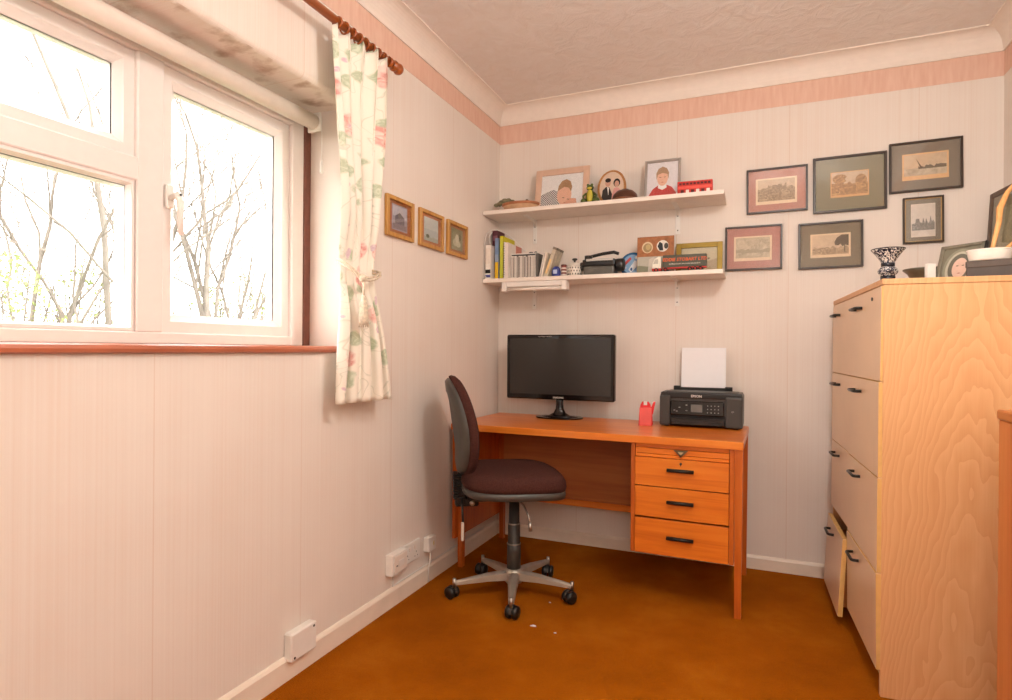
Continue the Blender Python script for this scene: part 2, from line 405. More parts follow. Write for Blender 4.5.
s2 = sash(m2-.004, m1-mw+.004, tr1-.004, 1.914, wd=.056)
s4 = sash(YL+.060, m2-mw+.004, FZ0+.032, 1.914)
s3 = ring(m2+.001, m1-mw-.001, FZ0+.034, tr0+.002, .019, -.268, WX-.006, 'glazing_bead', win)
glazing(s3, m2+.016, m1-mw-.016, FZ0+.049, tr0-.013, WX-.024)
# handle of the right sash
hy, hz = m1+.022-OY1, 1.525-OZ0
hp = MB().box((SX, hy-.014, hz-.035), (SX+.014, hy+.014, hz+.035), .004).build('handle', M_white, win)
MB().tube([(SX+.012, hy, hz-.005), (SX+.04, hy+.002, hz+.004), (SX+.05, hy+.004, hz-.02), (SX+.046, hy+.006, hz-.06), (SX+.05, hy+.006, hz-.115)], [.009, .011, .011, .009, .0085], 10).build('lever', M_white, hp)
MB().ball((SX+.052, hy+.003, hz+.002), .004, n=8).build('key_lock', M_charcoal, hp)
# brown strip between frame and reveal, sill board
struct(MB().box((-.27, YR, 1.088), (WX+.004, OY1, OZ1), .002).build('trim_7', M_strip), 'dark brown timber strip between window frame and reveal', 'trim')
sl = MB().prism([(-.29, 1.0625), (.012, 1.0625), (.020, 1.066), (.022, 1.074), (.019, 1.082), (.010, 1.086), (-.29, 1.086)], 'y', OY0+.002, OY1-.002)
sl.box((.0005, OY1-.01, 1.0625), (.019, OY1+.03, 1.0855), .003)
struct(sl.build('trim_8', M_sill), 'terracotta stained wooden window sill board', 'sill')

# ------------------------------------------------------------------ outside: lawn, bare trees, hedge shrubs
GZ = -2.6
M_bark = plain('pale_bark', '6A635B', .9, var=.2, vs_=4, spec=.1)
M_twig = plain('twig_bark', '6E665D', .9, var=.2, vs_=4, spec=.1)
M_leaf = plain('spring_leaf', '8E9862', .8, var=.3, vs_=3, spec=.1)
M_lawn = plain('lawn_grass', '525C40', .9, var=.3, vs_=1.5, spec=.1)
struct(MB().box((-60, -25, GZ-.2), (-.8, 60, GZ)).build('ground', M_lawn), 'lawn below the window', 'lawn')
def tree(px_ang, dist, height, lean, seed, label, spread=1.0, fork=4):
    rnd = random.Random(seed)
    a = math.radians(px_ang); bx, by = 1.406-math.sin(a)*dist, -3.209+math.cos(a)*dist
    t = thing('bare_tree', label, 'tree', (bx, by, GZ), group='bare trees outside the window')
    tk, br = MB(), MB()
    def grow(p, d, ln, r, lev):
        n = 4 if lev < 2 else 3
        pts, rs = [p], [r]
        for k in range(n):
            d = (d+Vector((rnd.gauss(0, .09), rnd.gauss(0, .09), rnd.gauss(.03, .05)))*(1+lev*.4)).normalized()
            p = p+d*ln/n; pts.append(p); rs.append(r*(1-.25*(k+1)/n))
        (tk if lev == 0 else br).tube(pts, rs, 7 if lev == 0 else (5 if lev < 3 else 3), smooth=lev < 2, cap=False)
        if lev >= 7 or r < .0018: return
        kids = fork if lev == 0 else (3 if lev < 6 else 2)
        for c in range(kids):
            k = n if c == 0 else rnd.randint(max(1, n-2), n)
            ax = Vector((rnd.gauss(0, 1), rnd.gauss(0, 1), rnd.gauss(0, .4))).normalized()
            ang = rnd.uniform(.1, .3) if c == 0 else rnd.uniform(.35, .8)*spread
            dd = (Matrix.Rotation(ang, 3, d.cross(ax).normalized()) @ d); dd.z += .10; dd.normalize()
            grow(pts[k], dd, ln*rnd.uniform(.62, .80), rs[k]*(.82 if c == 0 else rnd.uniform(.5, .72)), lev+1)
    grow(Vector((0, 0, -.05)), Vector((lean, lean*.3, 1)).normalized(), height*.42, height*.0095, 0)
    tk.build('trunk', M_bark, t); br.build('branches', M_twig, t)
    return t
tree(60.5, 14, 8.2, -.05, 11, 'bare tree at the far left of the fixed lower pane', 1.1)
tree(57.5, 12, 8.6, .10, 23, 'bare tree with leaning trunk in the middle of fixed lower pane', 1.0)
tree(55.0, 13, 9.0, -.22, 31, 'bare tree leaning left beside the window mullion', .9)
tree(50.3, 13, 8.8, .05, 47, 'bare tree just right of the window handle', .9)
tree(47.6, 12, 9.0, .02, 58, 'tall bare tree in the middle of the opening sash', .85)
tree(45.2, 13, 8.7, -.10, 65, 'bare tree at the right side of the opening sash', .95)
def shrub(ang, dist, wd, ht, seed, label):
    rnd = random.Random(seed); a = math.radians(ang)
    t = thing('hedge_shrub', label, 'shrub', (1.406-math.sin(a)*dist, -3.209+math.cos(a)*dist, GZ), group='shrubs below the bare trees')
    lf, st = MB(), MB()
    for k in range(14):
        e = Vector((rnd.gauss(0, wd*.35), rnd.gauss(0, wd*.35), ht*rnd.uniform(.75, 1.0)))
        st.tube([(0, 0, 0), e*.45+Vector((rnd.gauss(0, .1), rnd.gauss(0, .1), .3)), e], [.05, .03, .008], 4, cap=False)
    for k in range(1900):
        th = rnd.uniform(0, 2*PI); rad = wd*math.sqrt(rnd.random()); z = ht*rnd.uniform(.12, 1)
        rad *= max(.15, math.sin(PI*min(.98, z/ht*.82+.14)))
        c = Vector((rad*math.cos(th), rad*math.sin(th), z)); s = rnd.uniform(.02, .05)
        u = Vector((rnd.gauss(0, 1), rnd.gauss(0, 1), rnd.gauss(0, 1))).normalized(); v = u.orthogonal().normalized()*.55
        lf.poly([c-u*s, c+v*s, c+u*s, c-v*s])
    st.build('stems', M_bark, t); o = lf.build('foliage', M_leaf, t); o['kind'] = 'stuff'
for i, (an, di, wd, ht, lb) in enumerate([(63, 11, 1.5, 5.0, 'pale green shrub at the left edge of the fixed pane'), (58.4, 15, 1.6, 5.3, 'pale green shrub in the middle of the fixed pane'), (55.0, 15.5, 1.3, 4.9, 'low pale green shrub beside the window mullion'),
        (49.6, 14.5, 1.3, 5.0, 'pale green shrub low behind the window handle'), (46.9, 16, 1.4, 5.5, 'taller pale green shrub in the middle of opening sash'), (44.2, 14.5, 1.3, 5.2, 'pale green shrub at the right of the opening sash')]):
    shrub(an, di, wd, ht, 100+i, lb)

# ------------------------------------------------------------------ pendant added above the view to light the room
lamp = thing('added_pendant_lamp', 'round opal pendant lamp added out of view to light the room', 'fill lamp', (1.62, -1.95, H))
MB().lathe([(0, 0), (.05, 0), (.045, -.03), (.012, -.04), (0, -.04)], 24).build('ceiling_rose', M_white, lamp)
MB().tube([(0, 0, -.04), (0, 0, -.28)], .004, 8).build('flex', M_white, lamp)
MB().lathe([(0, -.275), (.025, -.28), (.03, -.31), (0, -.31)], 20).build('lamp_holder', M_white, lamp)
m, nt, b = nmat('fill_opal'); b.inputs['Base Color'].default_value = (.9, .9, .88, 1)
b.inputs['Emission Color'].default_value = (1, .985, .95, 1); b.inputs['Emission Strength'].default_value = PENDANT_FILL
MB().ball((0, 0, -.365), .06, n=32).build('globe_shade', m, lamp)
# floor lamp added behind the camera as frontal fill light
fl = thing('added_floor_lamp', 'white floor lamp with round opal shade added behind the viewer as fill light', 'fill lamp', (1.60, -3.52, 0))
MB().lathe([(0, 0), (.14, 0), (.14, .012), (.12, .02), (.02, .03), (0, .03)], 32).build('base', M_white, fl)
MB().tube([(0, 0, .03), (0, 0, 1.46)], .012, 12).build('pole', M_white, fl)
m2_, nt, b = nmat('fill_opal_floor'); b.inputs['Base Color'].default_value = (.9, .9, .88, 1)
b.inputs['Emission Color'].default_value = (1, .985, .95, 1); b.inputs['Emission Strength'].default_value = FLOOR_FILL
MB().ball((0, 0, 1.62), .17, n=32).build('globe_shade', m2_, fl)

# ================================================================== roller blind, curtain and rod
bl = thing('roller_blind', 'rolled up cream roller blind along the top of window', 'blind', (-.135, OY1-.06, 1.925))
MB().tube([(0, 0, 0), (0, OY0-OY1+.10, 0)], .028, 20).build('roll', M_white_paint, bl)
MB().box((-.03, .001, -.036), (.032, .010, .036), .004).build('end_bracket', M_white, bl)
MB().tube([(.034, .004, .02), (.037, .004, -.06), (.037, .004, -.15)], .0016, 6).build('pull_chain', M_white, bl)
MB().lathe([(0, .045), (.004, .043), (.0075, .0), (.006, -.004), (0, -.004)], 12, M=T(.037, .004, -.19)).build('chain_weight', M_white, bl)

RZ, RX = 2.186, .085
rod = thing('curtain_rod', 'dark wooden curtain rod with turned finial above window', 'curtain rod', (RX, -1.25, RZ))
MB().tube([(0, -2.25, 0), (0, .0, 0)], .0145, 16).build('pole', M_rod, rod)
fp = [(0, 0), (.0145, 0), (.0145, .01), (.021, .013), (.021, .02), (.013, .024), (.0135, .03), (.02, .036), (.023, .045), (.02, .055), (.008, .06), (0, .061)]
MB().lathe(fp, 20, M=R(-PI/2, 'X')).build('finial', M_rod, rod)
br_ = MB().tube([(-RX, -.02, -.004), (-.02, -.02, -.004)], .009, 10)
br_.lathe([(0, 0), (.026, 0), (.026, .006), (.014, .012), (0, .012)], 16, M=T(-RX, -.02, -.004) @ R(PI/2, 'Y')); br_.lathe([(.019, -.007), (.019, .007), (.0148, .007), (.0148, -.007), (.019, -.007)], 16, M=T(0, -.02, 0) @ R(PI/2, 'X'))
br_.build('bracket', M_rod, rod)

# floral curtain, gathered by a cord tie
def curtain_mat():
    m, nt, b = nmat('floral_cotton')
    tc = N(nt, 'ShaderNodeTexCoord'); mp = N(nt, 'ShaderNodeMapping'); mp.inputs['Scale'].default_value = (.42, 1.30, 1)
    L(nt, tc.outputs['UV'], mp.inputs[0])
    base = lin('F6EEDF'); cur = None
    nd = N(nt, 'ShaderNodeTexNoise', Scale=9.0, Detail=3.0); L(nt, mp.outputs[0], nd.inputs['Vector'])
    dv = N(nt, 'ShaderNodeMix', data_type='VECTOR'); dv.inputs[0].default_value = .07
    L(nt, mp.outputs[0], dv.inputs[4]); L(nt, nd.outputs['Color'], dv.inputs[5])
    def layer(scale, thr, soft, cols, keep, ofs):
        nonlocal cur
        m2_ = N(nt, 'ShaderNodeMapping'); m2_.inputs['Location'].default_value = ofs; L(nt, dv.outputs[1], m2_.inputs[0])
        vo = N(nt, 'ShaderNodeTexVoronoi', Scale=scale); vo.inputs['Randomness'].default_value = .9; L(nt, m2_.outputs[0], vo.inputs['Vector'])
        inside = N(nt, 'ShaderNodeMapRange'); inside.inputs[1].default_value = thr; inside.inputs[2].default_value = thr-soft; L(nt, vo.outputs['Distance'], inside.inputs[0])
        sp = N(nt, 'ShaderNodeSeparateColor'); L(nt, vo.outputs['Color'], sp.inputs[0])
        k = N(nt, 'ShaderNodeMath', operation='LESS_THAN'); k.inputs[1].default_value = keep; L(nt, sp.outputs[0], k.inputs[0])
        mu = N(nt, 'ShaderNodeMath', operation='MULTIPLY'); L(nt, inside.outputs[0], mu.inputs[0]); L(nt, k.outputs[0], mu.inputs[1])
        n3 = N(nt, 'ShaderNodeTexNoise', Scale=scale*5, Detail=3.0, Distortion=1.5); L(nt, m2_.outputs[0], n3.inputs['Vector'])
        c = ramp(nt, n3.outputs[0], cols)
        mx = N(nt, 'ShaderNodeMix', data_type='RGBA'); L(nt, mu.outputs[0], mx.inputs[0])
        if cur is None: mx.inputs[6].default_value = base
        else: L(nt, cur, mx.inputs[6])
        L(nt, c, mx.inputs[7]); cur = mx.outputs[2]
    # thin stems: narrow band of a distorted noise
    ns = N(nt, 'ShaderNodeTexNoise', Scale=7.0, Detail=2.0, Distortion=1.0); L(nt, mp.outputs[0], ns.inputs['Vector'])
    sb = ramp(nt, ns.outputs[0], [(.488, 'F6EEDF'), (.5, 'DDD8C6'), (.512, 'F6EEDF')])
    cur = sb
    layer(11.0, .34, .06, [(.4, 'BEC6A8'), (.65, 'DADEC8')], .75, (3.1, .7, 0))
    layer(7.5, .30, .06, [(.36, 'DFA096'), (.5, 'EFC4B8'), (.66, 'F5DCD0')], .62, (.3, 5.2, 0))
    layer(15.0, .22, .05, [(.4, 'D8B9C4'), (.65, 'EBD8D4')], .4, (7.3, 1.9, 0))
    L(nt, cur, b.inputs['Base Color']); b.inputs['Roughness'].default_value = .9; b.inputs['Specular IOR Level'].default_value = .1
    b.inputs['Sheen Weight'].default_value = .1
    return m
CZ1, CZ0, TZ = 2.165, .885, 1.36
def cur_half(z):            # centre y and half width along the wall at height z
    if z > TZ:
        t = (z-TZ)/(CZ1-TZ); s = t**.6
        return (-1.425*(1-s)+-1.448*s, .096*(1-s)+.152*s)
    t = (TZ-z)/(TZ-CZ0); s = t**.9
    return (-1.425*(1-s)+-1.405*s, .096*(1-s)+.150*s)
def cur_pt(u, v, off=0):
    z = CZ0+(CZ1-CZ0)*v
    c, hw = cur_half(z)
    tight = math.exp(-((z-TZ)/.14)**2)
    ph = u*2*PI*4.6
    amp = .021*(1-.55*tight)*(.75+.25*math.sin(u*9+1))
    y = c+(u-.5)*2*hw+.006*math.sin(ph*2+z*3)*(1-tight)
    x = RX+amp*math.sin(ph+.5*math.sin(z*4+u*3))+.012*math.sin(z*5+u*4)*(1-tight)
    x -= .018*tight
    zz = z+(.012*math.sin(ph) if v > .985 else 0)
    return Vector((x+off, y, zz))
cur = thing('curtain', 'cream floral cotton curtain tied back beside window', 'curtain', (0, 0, 0))
cb = MB(); cb.grid(lambda u, v: cur_pt(u, v), 130, 70, uv=True)
co = cb.build('cloth', curtain_mat(), cur)
md = co.modifiers.new('thickness', 'SOLIDIFY'); md.thickness = .0025
for k in range(8):
    y = -1.575+.038*k
    MB().lathe([(.0185+.0035*math.cos(a), .0035*math.sin(a)) for a in [j*PI/4 for j in range(9)]], 18, M=T(RX, y, RZ-.003) @ R(PI/2+.2*math.sin(k*2), 'X') ).build('curtain_ring', M_rod, cur)
tie = thing('curtain_tieback', 'cream rope tieback with hanging tassel around floral curtain', 'tieback', (RX, -1.44, TZ-.03))
M_rope = plain('cream_rope', 'DCCBB4', .8, var=.2, vs_=120)
def strand(dz, dx): return [(x+dx, y, z+dz) for x, y, z in ((-.04, -.08, .062), (.0, -.098, .05), (.036, -.085, .022), (.05, -.06, .0), (.054, -.02, -.002), (.05, .03, .012), (.03, .082, .03), (-.03, .095, .045))]
rp = MB(); rp.tube(strand(0, 0), .0042, 7); rp.tube(strand(-.011, .002), .0042, 7); rp.tube([(.05, -.05, -.0), (.057, -.07, -.018), (.055, -.052, -.026), (.05, -.04, -.01)], .0042, 7); rp.build('rope', M_rope, tie)
KY = -.058
MB().ball((.054, KY, -.006), (.013, .015, .015), n=10).build('knot', M_rope, tie)
ts = MB(); ts.tube([(.058, KY, -.015), (.06, KY, -.07)], .004, 7)
ts.lathe([(0, .05), (.007, .046), (.010, .036), (.0075, .028), (.012, .02), (.0155, -.03), (.0165, -.055), (0, -.055)], 14, M=T(.06, KY, -.115)); ts.build('tassel', M_rope, tie)
for k in range(14):
    a = 2*PI*k/14; MB().tube([(.06+.0125*math.cos(a), KY+.0125*math.sin(a), -.1), (.06+.0165*math.cos(a), KY+.0165*math.sin(a), -.178)], .0016, 4).build('fringe_strand', M_rope, tie)

# ================================================================== sockets and boxes on the left wall
jb = thing('junction_box', 'white square junction box low on left wall nearest the viewer', 'junction box', (0, -1.655, .062))
MB().box((.001, -.06, 0), (.034, .06, .092), .004).build('box', M_white, jb)
for y, z in ((-.045, .012), (.045, .08)): MB().lathe([(0, 0), (.004, 0), (.004, .0015), (0, .0015)], 10, M=T(.034, y, z) @ R(PI/2, 'Y')).build('screw', M_charcoal, jb)
sw = thing('fused_spur', 'deep white surface box at the left of the socket row', 'socket', (0, -1.085, .140))
MB().box((.001, -.06, 0), (.036, .055, .088), .003).build('box', M_white, sw)
MB().box((.036, -.047, .008), (.040, .046, .08), .0015).build('cover_plate', M_white_paint, sw)
MB().box((.040, -.02, .03), (.0415, .02, .058), .0006).build('fuse_holder', M_white, sw)
MB().box((.040, -.036, .037), (.041, -.026, .041)).build('slot', M_charcoal, sw)
so = thing('double_socket', 'white double mains socket between two surface boxes', 'socket', (0, -.957, .140))
MB().box((.001, -.071, 0), (.012, .071, .086), .003).build('plate', M_white, so)
for s in (-1, 1):
    for dy, dz, a, b_ in ((0, .036, .003, .006), (-.011, .018, .005, .003), (.011, .018, .005, .003)):
        MB().box((.012, s*.036+dy-a/2, dz-b_/2), (.0126, s*.036+dy+a/2, dz+b_/2)).build('pin_hole', M_charcoal, so)
    MB().box((.012, s*.022-.005, .052), (.016, s*.022+.005, .068), .001).build('rocker_switch', M_white_paint, so)
pg = thing('phone_socket', 'small white phone socket box with cable at right of socket row', 'socket', (0, -.81, .146))
MB().box((.001, -.034, 0), (.032, .034, .068), .004).build('box', M_white, pg)
MB().box((.032, .002, .026), (.034, .012, .044), .0008).build('indicator', flat('E8D9A8'), pg)
MB().tube([(.02, .0, .0), (.02, -.002, -.04), (.018, -.012, -.075), (.018, -.014, -.14)], .003, 7).build('cable', M_white, pg)
cc = MB().tube([(.008, -1.1, .084), (.007, -.9, .0835), (.006, -.62, .0825), (.006, -.2, .082)], .0035, 6); cc.tube([(.006, -1.09, .138), (.006, -1.092, .11), (.008, -1.1, .084)], .0035, 6)
tag(cc.build('wall_cable', M_white), 'thin white cable running along skirting board below sockets', 'cable')

# ================================================================== pictures
def picture(name, label, group, x0, x1, z0, z1, img, mat_c, art_layers, frame=M_dframe, fw=.009, wall='back', roll=0, lip=None, art_base=None):
    """a framed, matted, glazed picture hung on a wall; img = (x0, x1, z0, z1) of the print"""
    cx, cz = (x0+x1)/2, (z0+z1)/2; w_, h_ = x1-x0, z1-z0
    if wall == 'back': t = thing(name, label, 'picture', (cx, -.002, cz), group=group, rot=(0, roll, 0))
    else: t = thing(name, label, 'picture', (.002, cx, cz), group=group, rot=(roll, 0, PI/2))
    d = .016
    mb = MB()
    for a, b in (((-w_/2, -d, -h_/2), (-w_/2+fw, 0, h_/2)), ((w_/2-fw, -d, -h_/2), (w_/2, 0, h_/2)), ((-w_/2+fw, -d, -h_/2), (w_/2-fw, 0, -h_/2+fw)), ((-w_/2+fw, -d, h_/2-fw), (w_/2-fw, 0, h_/2))):
        mb.box(a, b, .0015)
    mb.build('frame', frame, t)
    if lip:
        mb = MB(); o = fw; s = .0025
        for a, b in (((-w_/2+o, -d+.004, -h_/2+o), (-w_/2+o+s, -.004, h_/2-o)), ((w_/2-o-s, -d+.004, -h_/2+o), (w_/2-o, -.004, h_/2-o)), ((-w_/2+o, -d+.004, -h_/2+o), (w_/2-o, -.004, -h_/2+o+s)), ((-w_/2+o, -d+.004, h_/2-o-s), (w_/2-o, -.004, h_/2-o))): mb.box(a, b)
        mb.build('inner_lip', lip, t)
    MB().box((-w_/2+fw*.6, -.005, -h_/2+fw*.6), (w_/2-fw*.6, -.001, h_/2-fw*.6)).build('mount', flat(mat_c), t)
    iw, ih = img[1]-img[0], img[3]-img[2]; ix, iz = (img[0]+img[1])/2-cx, (img[2]+img[3])/2-cz
    pr_ = art(t, 'print', iw, ih, art_layers, (ix, -.0062, iz), base=art_base)
    MB().box((-w_/2+fw, -.0115, -h_/2+fw), (w_/2-fw, -.0105, h_/2-fw)).build('glass', M_picglass, t)
    return t
E1 = engraving('sepia_scene', [(.25, '5E4A34'), (.45, '94795A'), (.6, 'BFA27E'), (.75, 'D8BF9B')], (60, 60, 90))
E2 = engraving('brown_scene', [(.25, '5A3E22'), (.45, '9A7040'), (.6, 'C69A62'), (.75, 'E0BC88')], (55, 55, 75))
E3 = engraving('pale_scene', [(.3, '9C8C74'), (.5, 'C0AE92'), (.7, 'D6C6AA')], (30, 30, 110), .8)
E4 = engraving('grey_scene', [(.25, '3C3630'), (.5, '7C756C'), (.75, 'B8B2A6')], (90, 90, 60))
E5 = engraving('sky_wash', [(.3, 'BFA384'), (.6, 'D5BB98'), (.8, 'E2CCAA')], (22, 22, 50), .6)
inner = [(.05, .12), (.95, .12), (.95, .94), (.05, .94)]
def band(y0, y1, wob, seed, x0=.05, x1=.95):
    r = random.Random(seed); n = 14
    return [(x0, y0), (x1, y0)]+[(x1-(x1-x0)*k/n, y1+r.uniform(-wob, wob)) for k in range(n+1)]
G = 'framed engravings on the back wall'
picture('framed_engraving', 'upper framed engraving with pink mount left of the green mounted one', G, 1.350, 1.623, 1.760, 1.980, (1.392, 1.576, 1.803, 1.931), 'BE8270',
        [(E5, inner), (E1, band(.12, .62, .05, 1)), (E1, band(.3, .72, .06, 2, .3, .75))], art_base=flat('EBD3B2'), roll=-.008)
picture('framed_engraving', 'largest framed engraving with olive mount between upper pictures', G, 1.645, 1.948, 1.739, 2.004, (1.719, 1.877, 1.809, 1.929), '837A5C',
        [(E5, [(.03, .09), (.97, .09), (.97, .97), (.03, .97)]), (E2, band(.09, .55, .06, 3, .03, .97)), (E2, ell(.25, .72, .2, .18)), (E2, ell(.8, .6, .15, .25)), (E5, ell(.5, .7, .12, .1))], art_base=flat('D9A874'), fw=.011, roll=-.01)
sail = [(.40, .42), (.30, .80), (.45, .42)]
picture('framed_engraving', 'topmost framed engraving of a sailing ship with grey brown mount', G, 1.956, 2.234, 1.807, 2.034, (2.007, 2.183, 1.860, 1.980), '7E7160',
        [(E5, [(.04, .16), (.96, .16), (.96, .95), (.04, .95)]), (E3, band(.16, .45, .03, 4, .04, .96)), (flat('6A5A44'), band(.4, .5, .05, 5, .35, .95)), (flat('54442F'), sail)], art_base=flat('E2B684'), fw=.009, roll=-.012)
city = [(.03, .2), (.97, .2), (.97, .42), (.9, .5), (.86, .44), (.8, .62), (.76, .45), (.7, .4), (.62, .56), (.58, .4), (.5, .58), (.46, .42), (.36, .45), (.34, .56), (.2, .55), (.18, .42), (.03, .4)]
picture('framed_engraving', 'smallest framed picture of a pale city skyline in grey mount', G, 2.011, 2.166, 1.572, 1.781, (2.043, 2.135, 1.601, 1.750), '7C705E',
        [(flat('D5C8BA'), [(.02, .02), (.98, .02), (.98, .98), (.02, .98)]), (E4, city), (flat('DDD2C6'), [(.2, .02), (.8, .02), (.6, .2), (.42, .2)])], art_base=flat('E2D4C2'), fw=.008, roll=-.012, lip=plain('gold_lip', 'B9955A', .35, .6))
picture('framed_engraving', 'lower framed engraving with pink mount beside shelf end', G, 1.252, 1.514, 1.482, 1.702, (1.293, 1.467, 1.529, 1.651), 'B87E72',
        [(E3, inner), (flat('A99A80'), band(.3, .46, .05, 6)), (E3, band(.12, .33, .03, 7))], art_base=flat('E6CDAE'))
treeL = [(.62, .5), (.6, .62), (.66, .8), (.78, .92), (.95, .92), (.95, .45), (.85, .5), (.8, .42), (.75, .55), (.7, .48)]
picture('framed_engraving', 'lower framed engraving of a dark tree in olive brown mount', G, 1.584, 1.856, 1.476, 1.696, (1.636, 1.805, 1.528, 1.641), '7B6C54',
        [(E5, inner), (E1, band(.12, .42, .06, 8)), (flat('5A4832'), treeL), (flat('6B5940'), [(.84, .2), (.87, .2), (.86, .5), (.83, .5)])], art_base=flat('E4C9A4'), roll=-.01)
GL = 'small pictures in light wood frames'
def small(y0, y1, lab, mount, img_col, layers):
    picture('small_framed_picture', lab, GL, y0, y1, 1.543, 1.712, (y0+.045, y1-.045, 1.575, 1.682) if mount != 'x' else None, mount, layers, frame=M_lframe, fw=.017, wall='left', art_base=img_col)
small(-1.171, -.964, 'light wood framed picture of a grey blue house nearest the curtain', 'A9683C', flat('9F98A2'), [(flat('B9B6C0'), [(.05, .55), (.95, .5), (.95, .95), (.05, .95)]), (flat('6E6670'), [(.2, .25), (.8, .25), (.8, .55), (.5, .72), (.2, .55)]), (flat('857C82'), band(.05, .26, .04, 9))])
small(-.913, -.695, 'light wood framed picture with pale blue sky in the middle', 'B5713F', flat('B9C2C0'), [(flat('CBD0CB'), [(.0, .5), (1, .5), (1, 1), (0, 1)]), (flat('A9AFA2'), band(.0, .18, .04, 10, 0, 1)), (flat('4E5A3E'), ell(.25, .2, .12, .08))])
small(-.653, -.441, 'light wood framed picture of white flowers nearest the corner', 'B3743F', flat('8C8A68'), [(flat('B9B495'), ell(.35, .35, .2, .18)), (flat('C9C4A8'), ell(.6, .3, .22, .15)), (flat('CFC9B0'), ell(.5, .55, .16, .2)), (flat('6E6C48'), ell(.75, .65, .1, .15))])

# ================================================================== shelves
SD, UZ, LZ = .235, 1.840, 1.466
def shelf(z, label):
    t = thing('wall_shelf', label, 'shelf', (.004, 0, z))
    MB().box((0, -SD, -.022), (1.252, -.0015, 0), .002).build('board', M_white_paint, t)
    for x in (.222, 1.014):
        b = MB().box((x-.012, -.006, -.155), (x+.012, -.0015, -.0225), .0015)
        b.box((x-.012, -.17, -.0275), (x+.012, -.006, -.0225), .001)
        b.prism([(-.006, -.0275), (-.05, -.0275), (-.006, -.06)], 'x', x-.003, x+.003)
        o = b.build('bracket', M_white, t)
        for zz in (-.06, -.135): MB().lathe([(0, 0), (.0035, 0), (.0035, .001), (0, .001)], 8, M=T(x, -.006, zz) @ R(PI/2, 'X')).build('screw', M_charcoal, o)
    return t
shelf(UZ, 'upper white wall shelf carrying photo frames'); shelf(LZ, 'lower white wall shelf carrying books and ornaments')
lt = thing('shelf_strip_light', 'white strip light fitting fixed under front of lower shelf', 'light', (.305, -.205, LZ-.0225))
lb = MB().box((-.17, -.03, -.028), (.17, .02, -.0005), .003); lb.build('housing', M_white, lt)
for s in (-1, 1): MB().box((s*.17-.014, -.038, -.052), (s*.17+.014, .018, -.002), .004).build('end_cap', M_white, lt)
MB().tube([(-.157, -.018, -.04), (.157, -.018, -.04)], .009, 14).build('tube', M_white_paint, lt)

# ---- upper shelf things
dish = thing('terracotta_dish', 'shallow terracotta dish at the left end of upper shelf', 'dish', (.185, -.125, UZ))
M_terra = plain('terracotta', 'B0704A', .7, var=.15, vs_=25); M_terra_l = plain('pale_clay', 'CDA27C', .7, var=.1)
MB().lathe([(0, .0), (.075, .0), (.085, .008), (.103, .035), (.1, .04), (.0, .022)], 36, sy=.72).build('bowl', M_terra_l, dish)
MB().lathe([(.102, .034), (.109, .04), (.108, .049), (.1, .05), (.094, .042), (.102, .034)], 36, sy=.72).build('rim', M_terra, dish)
M_rock = plain('mossy_clay', '7E7458', .9, var=.35, vs_=60, bmp=.6)
lz = MB()
for k, (dx, dz, r) in enumerate([(0, .058, .017), (.018, .064, .018), (.036, .07, .02), (.056, .072, .019), (.076, .068, .015), (.095, .062, .010)]): lz.ball((-.015+dx-.115, -.01*math.sin(k), dz), (r*1.05, r*.8, r*.8), n=10)
lz.ball((-.148, .0, .054), (.016, .012, .011), n=10)
tag(lz.build('lizard_ornament', M_rock, loc=(.185, -.125, UZ)), 'rough grey green ornament resting on left rim of terracotta dish', 'ornament')
ko = MB(); ko.ball((0, 0, .012), (.013, .012, .012), n=12); ko.ball((.004, 0, .028), (.009, .008, .009), n=12); ko.ball((.014, 0, .027), (.004, .003, .003), n=8)
tag(ko.build('bird_ornament', plain('dark_clay', '5A4634', .7, var=.2), loc=(.203, -.088, UZ+.0465)), 'tiny dark bird ornament on the rim of terracotta dish', 'ornament')

def standframe(name, label, x, y, w_, h_, fw, fmat, layers, tilt=.14, z=UZ, fd=.014, base=None, rz=0, fwb=None):
    t = thing(name, label, 'photo frame', (x, y, z), rot=(-tilt, 0, rz))
    mb = MB(); fb = fwb if fwb else fw
    for a, b in (((-w_/2, 0, 0), (-w_/2+fw, fd, h_)), ((w_/2-fw, 0, 0), (w_/2, fd, h_)), ((-w_/2+fw, 0, 0), (w_/2-fw, fd, fb)), ((-w_/2+fw, 0, h_-fw), (w_/2-fw, fd, h_))): mb.box(a, b, .0015)
    mb.build('frame', fmat, t)
    art(t, 'photo', w_-2*fw+.004, h_-fw-fb+.004, layers, (0, fd*.55, (h_-fw+fb)/2), base=base)
    MB().box((-w_/2+fw, fd*.3, fb), (w_/2-fw, fd*.3+.0008, h_-fw)).build('glass', M_picglass, t)
    MB().box((-w_/2+.01, fd, .01), (w_/2-.01, fd+.002, h_-.01)).build('backing', flat('4A3A2A'), t)
    st = MB().box((-.02, 0, -.0), (.02, .003, h_*.62)); ang = tilt*2.1
    st.build('easel_stand', flat('4A3A2A'), t, (0, fd+.003, .012), (ang, 0, 0)) if False else None
    return t
hair, skin, skin2 = 'A9825C', 'E8B79C', 'DFA48A'
check = MATS.get('check') or None
def check_mat():
    m, nt, b = nmat('check_cloth'); ck = N(nt, 'ShaderNodeTexChecker', Scale=1.0); L(nt, coords(nt, (160, 160, 160)), ck.inputs[0])
    ck.inputs[1].default_value = lin('3E4450'); ck.inputs[2].default_value = lin('E4E0DC'); L(nt, ck.outputs[0], b.inputs['Base Color']); return m
CK = check_mat()
shirt = [(.0, .0), (.5, .0), (.48, .2), (.40, .5), (.30, .56), (.15, .5), (.0, .42)]
